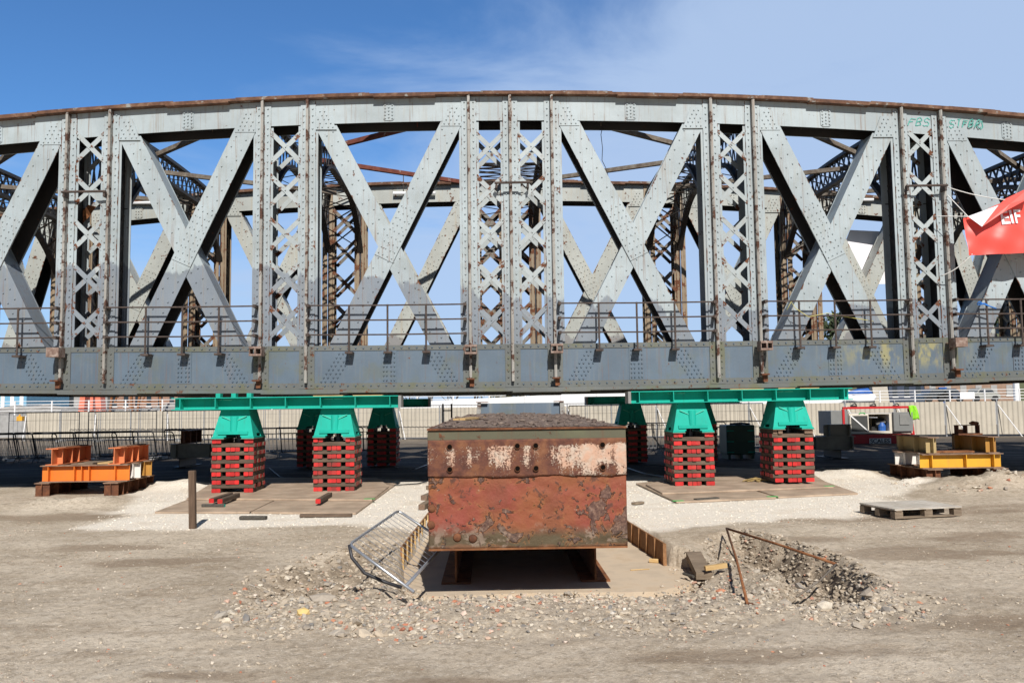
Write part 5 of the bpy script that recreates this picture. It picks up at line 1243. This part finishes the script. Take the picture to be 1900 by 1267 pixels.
# big stones in the crater
for k, (px, py, s, lab) in enumerate(((1548, 1115, .10, 'dark upright slab of stone at the right of the crater'), (1505, 1135, .09, 'grey flat stone below the rusty bar frame'), (1458, 1130, .075, 'dark slate chunk caught on the rusty bar frame'), (1530, 1148, .085, 'pale stone at the front rim of the crater'), (1390, 1118, .05, 'round pale stone at the bend of the rusty bar'))):
    g = G(px, py, -.1); m = MB(); v = ICO_V*(1+.3*(rs.rand(12, 1)-.5))*np.array([1, .7, .75]); m.add(v*s+np.array([g.x, g.y, hz(g.x, g.y)+s*.3]), [tuple(f) for f in ICO_F]); tag(m.build('stone', M['stone'], bevel=.004), lab, 'stone')
g = G(600, 1125, -.08); m = MB(); v = ICO_V*(1+.25*(rs.rand(12, 1)-.5))*np.array([1.3, .8, .55]); m.add(v*.11+np.array([g.x, g.y, hz(g.x, g.y)+.02]), [tuple(f) for f in ICO_F]); tag(m.build('stone', M['stone'], bevel=.004), 'large pale flat stone in the rubble left of the pit', 'stone')
g = G(563, 1147, -.05); m = MB(); v = ICO_V*(1+.25*(rs.rand(12, 1)-.5)); m.add(v*np.array([.06, .045, .045])+np.array([g.x, g.y, hz(g.x, g.y)+.02]), [tuple(f) for f in ICO_F]); tag(m.build('brick_lump', plain('yellow_brick', (.62, .45, .18), .85)), 'yellowish broken brick lying in the rubble at lower left', 'brick')
# straps and hoses
m = MB(); g = G(1400, 893, .075)
for k in range(7):
    a0 = rs.rand()*6.28; L_ = .16+.12*rs.rand(); z = .075+.012; c = Vector((g.x+.12*(rs.rand()-.5), g.y+.1*(rs.rand()-.5), z)); d = Vector((math.cos(a0), math.sin(a0)*.6, 0))*L_
    m.tube([c-d, c+Vector((0, 0, .07*rs.rand())), c+d], .014, 5)
tag(m.build('strap', plain('strap_webbing', (.34, .24, .09), .8)), 'tangle of yellow and dark webbing straps on the upper right road plate', 'strap')
def hose(pix, label, mat, r=.014, z=.03):
    pts = [G(x, y, z) for x, y in pix]; m = MB(); m.tube(pts, r, 6); tag(m.build('hose', mat, smooth=True), label, 'hose', 'hoses on the dark ground under the bridge')
hose([(500, 868), (520, 885), (560, 894), (600, 897)], 'dark hose curling across the plates between the two left stacks', M['black'])
hose([(640, 880), (690, 895), (730, 900), (775, 897), (792, 893)], 'dark hose running from the second stack towards the rusty girder', M['black'])
hose([(700, 850), (740, 868), (770, 870), (792, 862)], 'grey hose looped on the shaded ground left of the rusty girder', M['galvdull'])
hose([(1165, 868), (1195, 878), (1230, 884), (1250, 888)], 'grey hose lying on the shaded ground right of the rusty girder', M['galvdull'])
hose([(1165, 855), (1200, 862), (1260, 866), (1340, 862)], 'long dark hose across the shaded ground between the right stacks', M['black'])
for k, dx in enumerate((0, .1, .2)):
    a = P(1212-dx*20, 785, 24.2); m = MB(); m.tube([a, a+Vector((.02, -.1, -.4)), a+Vector((.2+dx, -.2, -.85)), a+Vector((.9, -.1, -1.12+.0*k)), a+Vector((1.6, .2, -1.13))], .012, 6); tag(m.build('hose', M['galvdull'], smooth=True), ('outer', 'middle', 'inner')[k]+' pale hose hanging down from the shaded pedestal right of the rusty girder', 'hose', 'hoses on the dark ground under the bridge')
# ================================================================== THE YARD EDGE AND BEYOND
# corrugated hoarding along the far side of the yard
def hline(x): return 42.7-.205*x
ang = math.atan2(-.205, 1)
ux, uy = math.cos(ang), math.sin(ang)
hd = thing('corrugated_fence', 'long beige corrugated sheet hoarding along the far edge of the yard', 'fence', (0, hline(0), 0))
x = -26.6; k = 0; PW = 2.22
while x < 33:
    y = hline(x); m = MB(); n = 40; pr = []
    for i in range(n+1):
        s = .02+(PW-.06)*i/n; d = (.0, .03, .03, .0)[i % 4]; pr.append((x+ux*s-uy*d*-1, y+uy*s-ux*d*1.0))
    H0, H1 = .10, 1.62
    m.add([(a, b_, H0) for a, b_ in pr]+[(a, b_, H1) for a, b_ in pr], [(i, i+1, n+2+i, n+1+i) for i in range(n)])
    m.build('sheet', M['hoard'], hd, fix=False)
    m = MB(); m.tube([(x, y-.06, 0), (x, y-.06, 1.72)], .03, 7); m.build('post', M['galvdull'], hd)
    if x > 14 or k % 2 == 0:
        m = MB(); m.tube([(x+.05, y-.07, 1.45), (x+.45, y-1.1, .02)], .022, 6); m.build('brace', M['whiterail'], hd)
    x += PW*ux; k += 1
# wire mesh panels standing in front of it
def mesh_panel(label, mat, wire, L=2.3, Hh=1.75):
    o = thing('mesh_fence_panel', label, 'fence panel', (0, 0, 0), 'wire mesh fence panels in the yard')
    m = MB(); m.tube([(-L/2, 0, 0), (-L/2, 0, Hh), (L/2, 0, Hh), (L/2, 0, 0)], .021, 6); m.tube([(-L/2, 0, .12), (L/2, 0, .12)], .018, 5); m.build('frame', mat, o)
    m = MB()
    for k in range(1, 16): m.tube([(-L/2+L*k/16, 0, .12), (-L/2+L*k/16, 0, Hh)], .0045, 3)
    for z in (.5, 1.0, 1.4): m.tube([(-L/2, 0, z), (L/2, 0, z)], .0045, 3)
    m.build('mesh', wire, o)
    for s in (-1, 1):
        m = MB(); m.box(s*L/2-.11, s*L/2+.11, -.28, .28, -.0, .1); m.build('foot_block', M['greywall'], o)
    return o
mp_ = mesh_panel('x', M['galv'], M['meshwire'])
for k in range(14):
    xx = -22.5+2.36*k; o = mp_ if k == 0 else dup(mp_); place(o, (xx, hline(xx)-1.3, 0), ang); tag(o, 'bright wire mesh panel number %s from the left before the corrugated hoarding' % ('one', 'two', 'three', 'four', 'five', 'six', 'seven', 'eight', 'nine', 'ten', 'eleven', 'twelve', 'thirteen', 'fourteen')[k])
mq = mesh_panel('x', M['darktube'], M['darktube'], 2.35, 1.68)
for k, (xx, yy) in enumerate(((-18.3, 29.4), (-15.55, 29.3), (-12.9, 29.4), (-10.4, 29.6), (3.95, 29.4), (6.5, 30.2), (9.0, 30.6))):
    o = mq if k == 0 else dup(mq); place(o, (xx, yy, 0), RAD((-2, 3, 0, 2, -6, 4, 9)[k])); tag(o, 'dark wire mesh panel in the shade, %s' % ('at the far left edge', 'behind the left half of the orange crib', 'behind the right half of the orange crib', 'left of the leftmost stack', 'right of the rusty girder', 'behind the third front stack', 'left of the power pack')[k])
ld = thing('ladder_frame', 'small black ladder-shaped frame standing behind the left of the rusty girder', 'ladder', (-1.7, 22.2, 0))
a = P(822, 786, 22.2); b_ = P(838, 786, 22.2)
for p0 in (a, b_):
    m = MB(); m.tube([(p0.x, 22.2, 0), (p0.x, 22.2, 1.80)], .024, 7); m.build('upright', M['black'], ld)
for z in (.4, .8, 1.22, 1.62):
    m = MB(); m.tube([(a.x, 22.2, z), (b_.x, 22.2, z)], .018, 6); m.build('rung', M['black'], ld)

# raised quay with a white railing behind the hoarding
q = MB(); q.box(-70, 80, 54.5, 54.9, -.5, 1.45); q.box(-70, 80, 54.9, 62, 1.0, 1.44)
q.build('quay_wall', M['greywall']); tag(bpy.data.objects['quay_wall'], kind='structure')
wr = thing('white_railing', 'long white steel railing along the quay behind the hoarding', 'railing', (0, 54.6, 1.45))
z0 = 1.46
for zz in (1.72, 1.93, 2.12, 2.32):
    m = MB(); m.tube([(-60, 54.7, zz), (60, 54.7, zz)], .022, 6); m.build('rail', M['whiterail'], wr)
for k in range(49):
    xx = -57+k*2.37; m = MB(); m.tube([(xx, 54.68, 1.0), (xx, 54.68, 2.36)], .05, 7); m.build('post', M['whiterail'], wr)
# long white shed roof
sh = thing('white_shed', 'long low white sheeted shed with its roof edge rising to the right', 'shed', (10, 66, 0))
m = MB(); m.prism([(-7.0, .4), (27.5, .4), (27.5, 2.55), (26.6, 2.82), (12.5, 2.75), (3.5, 2.38), (-7.0, 1.98)], 64.0, 74); m.build('body', M['shedwhite'], sh)
m = MB(); m.tube([(27.4, 64.4, .4), (28.1, 64.4, 1.2), (28.0, 64.4, 1.9), (27.3, 64.4, 2.4)], [.5, .9, .85, .3], 10); m.build('rounded_end', M['shedwhite'], sh, smooth=True)
# buildings on the left
def block(name, label, cat, px0, px1, pytop, Y, mat, depth=8, wins=0, base=0.0, wmat=None, roof=None):
    a = P(px0, pytop, Y); b_ = P(px1, pytop, Y); zt_ = (a.z+b_.z)/2
    o = thing(name, label, cat, ((a.x+b_.x)/2, Y+depth/2, base)); m = MB(); m.box(a.x, b_.x, Y, Y+depth, base, zt_); wl = m.build('wall', mat, o)
    if roof:
        m = MB(); m.prismz([(a.x-.2, Y-.3), (b_.x+.2, Y-.3), (b_.x+.2, Y+depth+.3), (a.x-.2, Y+depth+.3)], zt_+.001, zt_+.25); m.build('roof', roof, o)
    for k in range(wins):
        x0_ = a.x+(b_.x-a.x)*(k+.3)/wins; x1_ = a.x+(b_.x-a.x)*(k+.7)/wins; m = MB(); m.box(x0_, x1_, Y-.04, Y-.004, 2.0, 3.2); f = m.build('window', wmat or M['glass'], o)
        m = MB(); m.box(x0_-.08, x1_+.08, Y-.07, Y-.041, 1.92, 1.999); m.build('sill', M['whiterail'], f)
    return o
block('blue_shed', 'pale blue cabin at the far left beyond the quay railing', 'cabin', -20, 50, 712, 80, M['skyblue'], wins=4, wmat=M['whiterail'])
block('brick_building', 'pale red brick building beyond the quay, left of the orange legs', 'building', 54, 118, 708, 95, M['brick'], wins=4, roof=M['rooftile'])
block('grey_building', 'grey rendered building beyond the quay behind the orange legs', 'building', 119, 200, 706, 96, M['greywall'], wins=3, roof=M['rooftile'])
block('brick_building', 'long brick building beyond the quay between the orange legs and the left green beam', 'building', 203, 330, 709, 97, M['brick'], wins=6, roof=M['rooftile'])
# heap of grey spoil on the quay
m = MB(); n, k = 60, 10; xs_ = np.linspace(-36, -19, n+1); ys_ = np.linspace(57.0, 61.5, k+1); XX, YY = np.meshgrid(xs_, ys_); ZZ = 1.43+np.sin((YY-57.0)/4.5*math.pi)*np.clip(.40+.8*fbm(XX, YY, 4, .35), .03, 1.1)*sst(XX, -36, -34)*sst(-XX, 19, 21)
m.add(np.stack([XX, YY, ZZ], -1).reshape(-1, 3), [(j*(n+1)+i, j*(n+1)+i+1, (j+1)*(n+1)+i+1, (j+1)*(n+1)+i) for j in range(k) for i in range(n)])
tag(m.build('spoil_heap', rusty('grey_spoil', (.14, .135, .125), (.27, .26, .24), (.42, .40, .37), 3), fix=False), 'low heap of grey spoil behind the white quay railing at the left', 'spoil heap')
# orange-red legged structure and two rusty ones
def legs(px0, px1, Y, mat, name, label, cat, n=3, top=9):
    a = P(px0, 765, Y); b_ = P(px1, 765, Y); o = thing(name, label, cat, ((a.x+b_.x)/2, Y, 1.44)); c = (a.x+b_.x)/2; w_ = (b_.x-a.x)/2
    for s in (-1, 1):
        m = MB(); m.hexa([(c+s*w_*.9-.19, Y-.3, 1.44), (c+s*w_*.9+.19, Y-.3, 1.44), (c+s*w_*.9+.19, Y+.4, 1.44), (c+s*w_*.9-.19, Y+.4, 1.44)], [(c+s*w_*.35-.09, Y-.3, top), (c+s*w_*.35+.09, Y-.3, top), (c+s*w_*.35+.09, Y+.4, top), (c+s*w_*.35-.09, Y+.4, top)]); m.build('leg', mat, o)
    m = MB(); m.box(c-.09, c+.09, Y-.1, Y+.3, 1.44, top); m.build('mast', mat, o)
    m = MB(); m.box(c-w_*.6, c+w_*.6, Y-.2, Y+.3, 3.2, 3.4); m.build('cross_beam', mat, o); return o
legs(152, 189, 55.6, M['redorange'], 'dock_crane_base', 'orange-red crane legs rising beyond the quay railing at the left', 'crane', top=6)
def derrick(px0, px1, Y, label):
    a = P(px0, 765, Y); b_ = P(px1, 765, Y); c = (a.x+b_.x)/2; o = thing('derrick_frame', label, 'frame', (c, Y, 1.44), 'rusty frames beyond the quay')
    for x0_, x1_ in ((a.x, c-.3), (b_.x, c+.3)):
        m = MB(); m.bar((x0_, Y, 1.44), (x1_, Y, 6), .14, .14, (0, 1, 0)); m.build('leg', M['rustwarm'], o)
    m = MB(); m.bar((a.x+.25, Y, 2.2), (b_.x-.25, Y, 2.2), .10, .10); m.build('brace', M['rustwarm'], o)
    m = MB(); m.bar((a.x+.25, Y+.08, 2.2), (b_.x-.5, Y+.08, 4), .08, .08); m.build('brace', M['rustwarm'], o)
derrick(204, 246, 55.8, 'rusty brown frame beyond the quay, nearer the orange legs'); derrick(255, 300, 55.8, 'rusty brown frame beyond the quay, nearer the left green beam')
m = MB(); a = P(36, 776, 50); m.box(a.x-.17, a.x+.17, 50, 50.3, 1.12, 1.40); m.tube([(a.x-.1, 50.15, 1.40), (a.x-.05, 50.15, 1.5)], .05, 6); tag(m.build('buoy_float', M['yellow']), 'small yellow float behind the open end of the hoarding at the left', 'float')
# right side beyond the quay
block('brick_building', 'long brown brick range beyond the quay railing at the far right', 'building', 1714, 1885, 688, 92, M['brown'], wins=6, wmat=M['greywall'], roof=M['rooftile'])
block('dark_blue_building', 'dark blue clad building beyond the quay, left of the brown range', 'building', 1648, 1713, 690, 90, M['bluewall'], wins=3)
a = P(1634, 748, 66); m = MB(); w0 = .75; m.hexa([(a.x-w0*.6, 66, 1.44), (a.x+w0, 66, 1.44), (a.x+w0, 66.5, 1.44), (a.x-w0*.6, 66.5, 1.44)], [(a.x-w0, 66, 3.6), (a.x+w0*.7, 66, 3.6), (a.x+w0*.7, 66.5, 3.6), (a.x-w0, 66.5, 3.6)]); tag(m.build('beige_screen', M['hoard']), 'tall beige leaning panel beyond the quay railing, left of the dark blue building', 'panel')
bt = thing('covered_boat', 'white boat hull under a bright blue cover beyond the quay railing at the right', 'boat', (28, 64, 1.44))
a = P(1598, 740, 63); m = MB(); m.tube([(a.x-1.4, 63, 1.9), (a.x-.4, 63, 1.8), (a.x+.8, 63, 1.85), (a.x+1.1, 63, 2.0)], [.1, .35, .35, .15], 10); m.build('hull', M['shedwhite'], bt, smooth=True)
m = MB(); m.tube([(a.x-1.3, 63, 2.25), (a.x-.3, 63, 2.32), (a.x+.5, 63, 2.35), (a.x+.85, 63, 2.2)], [.06, .26, .3, .1], 10); m.build('cover', M['blue'], bt, smooth=True)
sgn = thing('sign_board', 'white rectangular board on posts beyond the quay railing at the right', 'sign', (31.5, 57, 1.44))
a = P(1782, 740, 57); b_ = P(1808, 727, 57); m = MB(); m.box(a.x, b_.x, 57, 57.05, a.z, b_.z); m.build('board', M['whiterail'], sgn)
for xx in (a.x+.06, b_.x-.06): m = MB(); m.box(xx-.04, xx+.04, 57.06, 57.12, 1.44, b_.z); m.build('post', M['galvdull'], sgn)
m = MB(); a = P(1887, 748, 58); m.tube([(a.x, 58, 1.44), (a.x, 58, 9)], .2, 10); tag(m.build('white_column', M['whiterail']), 'white upright column beyond the quay railing near the right edge', 'column')
for k, (px, mt, lab) in enumerate(((1742, 'glass', 'dark parked car beyond the railing, left of the blue door'), (1765, 'bluewall', 'dark blue parked car beyond the railing, right of the blue door'), (1830, 'greybeam', 'grey parked car beyond the railing, right of the white board'))):
    a = P(px, 748, 70); o = thing('parked_car', lab, 'car', (a.x, 70.8, 1.44), 'cars parked beyond the quay')
    pr = [(a.x-1.3, 1.70), (a.x-1.25, 2.1), (a.x-.8, 2.2), (a.x-.45, 2.6), (a.x+.5, 2.6), (a.x+.95, 2.2), (a.x+1.3, 2.05), (a.x+1.3, 1.70)]
    m = MB(); m.prism(pr, 70, 71.6); m.build('body', M[mt], o, bevel=.05)
    m = MB(); m.prism([(a.x-.65, 2.22), (a.x-.4, 2.54), (a.x+.45, 2.54), (a.x+.78, 2.22)], 69.98, 69.999); m.build('window', M['glass'], o)
    for s in (-.8, .8): m = MB(); m.tube([(a.x+s, 69.96, 1.72), (a.x+s, 70.2, 1.72)], .28, 12); m.build('wheel', M['black'], o)
dr = MB(); a = P(1750, 740, 91.9); dr.box(a.x-.45, a.x+.45, 91.85, 91.99, 1.2, 3.0); bld = bpy.data.objects['brick_building.002']; dr.build('door', M['blue'], bld)
# ------------------------------------------------------------------ trees and the hillside
m, t, b = material('leaves_dark'); qn = NT(t); r = qn.island(); qn.l(qn.ramp(r, [(0, (.022, .035, .016)), (.6, (.045, .065, .028)), (1, (.08, .10, .04))]), b.inputs['Base Color']); b.inputs['Roughness'].default_value = .8; M['leaf'] = m
m, t, b = material('leaves_olive'); qn = NT(t); r = qn.island(); qn.l(qn.ramp(r, [(0, (.09, .085, .04)), (.6, (.16, .15, .07)), (1, (.24, .22, .11))]), b.inputs['Base Color']); b.inputs['Roughness'].default_value = .8; M['leaf2'] = m
M['bark'] = timber('bark', (.07, .055, .042), (.12, .10, .08), (4, 4, 20))
def leafy(x, y, z, h, rx, label, mat, group, n=700, leaf=.35):
    o = thing('leafy_tree', label, 'tree', (x, y, z), group); m = MB(); m.tube([(x, y, z-.5), (x+.1, y, z+h*.35), (x-.1, y, z+h*.7)], [.22*h/6, .15*h/6, .05], 8)
    for k in range(5): a0 = k*1.3; m.tube([(x, y, z+h*(.3+.06*k)), (x+math.cos(a0)*rx*.5, y+math.sin(a0)*rx*.5, z+h*(.5+.06*k))], [.08, .03], 5)
    m.build('trunk', M['bark'], o); V = []; Fq = []
    cl_ = [(rs.randn(3)*np.array([rx*.45, rx*.45, h*.17])+np.array([x, y, z+h*.62]), rx*(.28+.22*rs.rand())) for _ in range(14)]
    for k in range(n):
        c, r_ = cl_[rs.randint(len(cl_))]; d = rs.randn(3); d /= np.linalg.norm(d); p_ = c+d*r_*(.6+.4*rs.rand()); u_ = rs.randn(3); u_ /= np.linalg.norm(u_); v_ = np.cross(u_, d); v_ /= max(1e-6, np.linalg.norm(v_)); s_ = leaf*(.6+.8*rs.rand())
        i0 = len(V); V += [p_-u_*s_, p_+v_*s_*.6, p_+u_*s_, p_-v_*s_*.6]; Fq.append((i0, i0+1, i0+2, i0+3))
    m = MB(); m.add(V, Fq); m.build('crown', mat, o, fix=False)
def bare(x, y, z, h, label, seed):
    r2 = random.Random(seed); m = MB()
    def br(p, d, L, r_, lv):
        q = p+d*L; m.tube([p, p.lerp(q, .5)+Vector((r2.uniform(-1, 1), 0, 0))*L*.05, q], [r_, r_*.8, r_*.6], 5)
        if lv == 0: return
        for k in range(3):
            e = (d+Vector((r2.uniform(-.8, .8), r2.uniform(-.6, .6), r2.uniform(-.1, .5)))).normalized(); br(p.lerp(q, .55+.45*k/2), e, L*r2.uniform(.5, .72), r_*.55, lv-1)
    o = thing('bare_tree', label, 'tree', (x, y, z), 'leafless trees beyond the white shed')
    br(Vector((x, y, z)), Vector((0, 0, 1)), h*.38, .16, 4); m.build('branches', M['bark'], o)
for k, (px, h, lab) in enumerate(((762, 5.5, 'leafless tree beyond the white shed, leftmost'), (800, 6.5, 'leafless tree beyond the white shed, second from left'), (838, 5.8, 'leafless tree beyond the white shed, third from left'), (880, 6.2, 'leafless tree beyond the white shed, next to the olive shrubs'))):
    g = P(px, 745, 100); bare(g.x, 100+k, 0, h, lab, 40+k)
for k, px in enumerate((935, 975, 1015)):
    g = P(px, 745, 104); leafy(g.x, 104, 0, 4.0, 3.2, ('left', 'middle', 'right')[k]+' olive-green shrub beyond the white shed, above the blue-grey plate', M['leaf2'], 'olive shrubs beyond the shed', 500, .22)
# hill with houses at the right
m = MB(); n, k = 60, 30; xs_ = np.linspace(20, 260, n+1); ys_ = np.linspace(140, 420, k+1); XX, YY = np.meshgrid(xs_, ys_)
ZZ = -1+16.5*sst(YY, 140, 175)*sst(XX, 45, 85)*(1+.10*fbm(XX, YY, 3, .03)); 
m.add(np.stack([XX, YY, ZZ], -1).reshape(-1, 3), [(j*(n+1)+i, j*(n+1)+i+1, (j+1)*(n+1)+i+1, (j+1)*(n+1)+i) for j in range(k) for i in range(n)])
tag(m.build('hills', plain('hill_grass', (.09, .10, .05), .9, var=.3, scale=.1, bump=0), smooth=True, fix=False), kind='structure')
hzh = lambda x, y: float((-1+16.5*sst(np.array(y*1.), 140, 175)*sst(np.array(x*1.), 45, 85)))
for k, (px, Y, h, rx, lab) in enumerate(((1552, 185, 6.5, 5.5, 'dark round tree on the hill seen low between the crossed diagonals'), (1590, 190, 4.5, 5, 'low dark tree on the hill beside the round one'), (1858, 182, 8.5, 7, 'broad dark tree on the hill at the far right'), (1842, 190, 6, 5, 'smaller tree behind the broad dark tree on the hill'))):
    g = P(px, 630, Y); leafy(g.x, Y, hzh(g.x, Y)-.8, h, rx, lab, M['leaf'], 'trees on the hill', 700, .55)
for k, (px0, px1, Y, lab) in enumerate(((1543, 1566, 180, 'small red-roofed house on the hill under the dark round tree'), (1868, 1892, 178, 'grey house on the hill right of the broad dark tree'))):
    a = P(px0, 630, Y); b_ = P(px1, 630, Y); z = hzh(a.x, Y)-.5; o = thing('hill_house', lab, 'house', ((a.x+b_.x)/2, Y+2, z), 'houses on the hill'); m = MB(); m.box(a.x, b_.x, Y, Y+5, z, z+(1.2, 2.0)[k]); m.build('wall', (M['brick'], M['greywall'])[k], o)
    zt_ = z+(1.2, 2.0)[k]; m = MB(); m.add([(a.x-.2, Y-.3, zt_), (b_.x+.2, Y-.3, zt_), (b_.x+.2, Y+5.3, zt_), (a.x-.2, Y+5.3, zt_), (a.x, Y+2.5, zt_+1.5), (b_.x, Y+2.5, zt_+1.5)], [(0, 1, 5, 4), (2, 3, 4, 5), (0, 4, 3), (1, 2, 5)]); m.build('roof', (M['rooftile'], M['greywall'])[k], o)
    for j in range(2): m = MB(); xw = a.x+(b_.x-a.x)*(.2+.4*j); m.box(xw, xw+.8, Y-.05, Y-.004, z+.3, z+1.05); m.build('window', M['glass'], o)
m = MB(); a = P(1881, 640, 150); m.tube([(a.x, 150, 0), (a.x, 150, a.z+4.5)], [.55, .45], 8); tag(m.build('white_mast', M['whiterail']), 'tall white mast standing before the hill at the far right', 'mast')
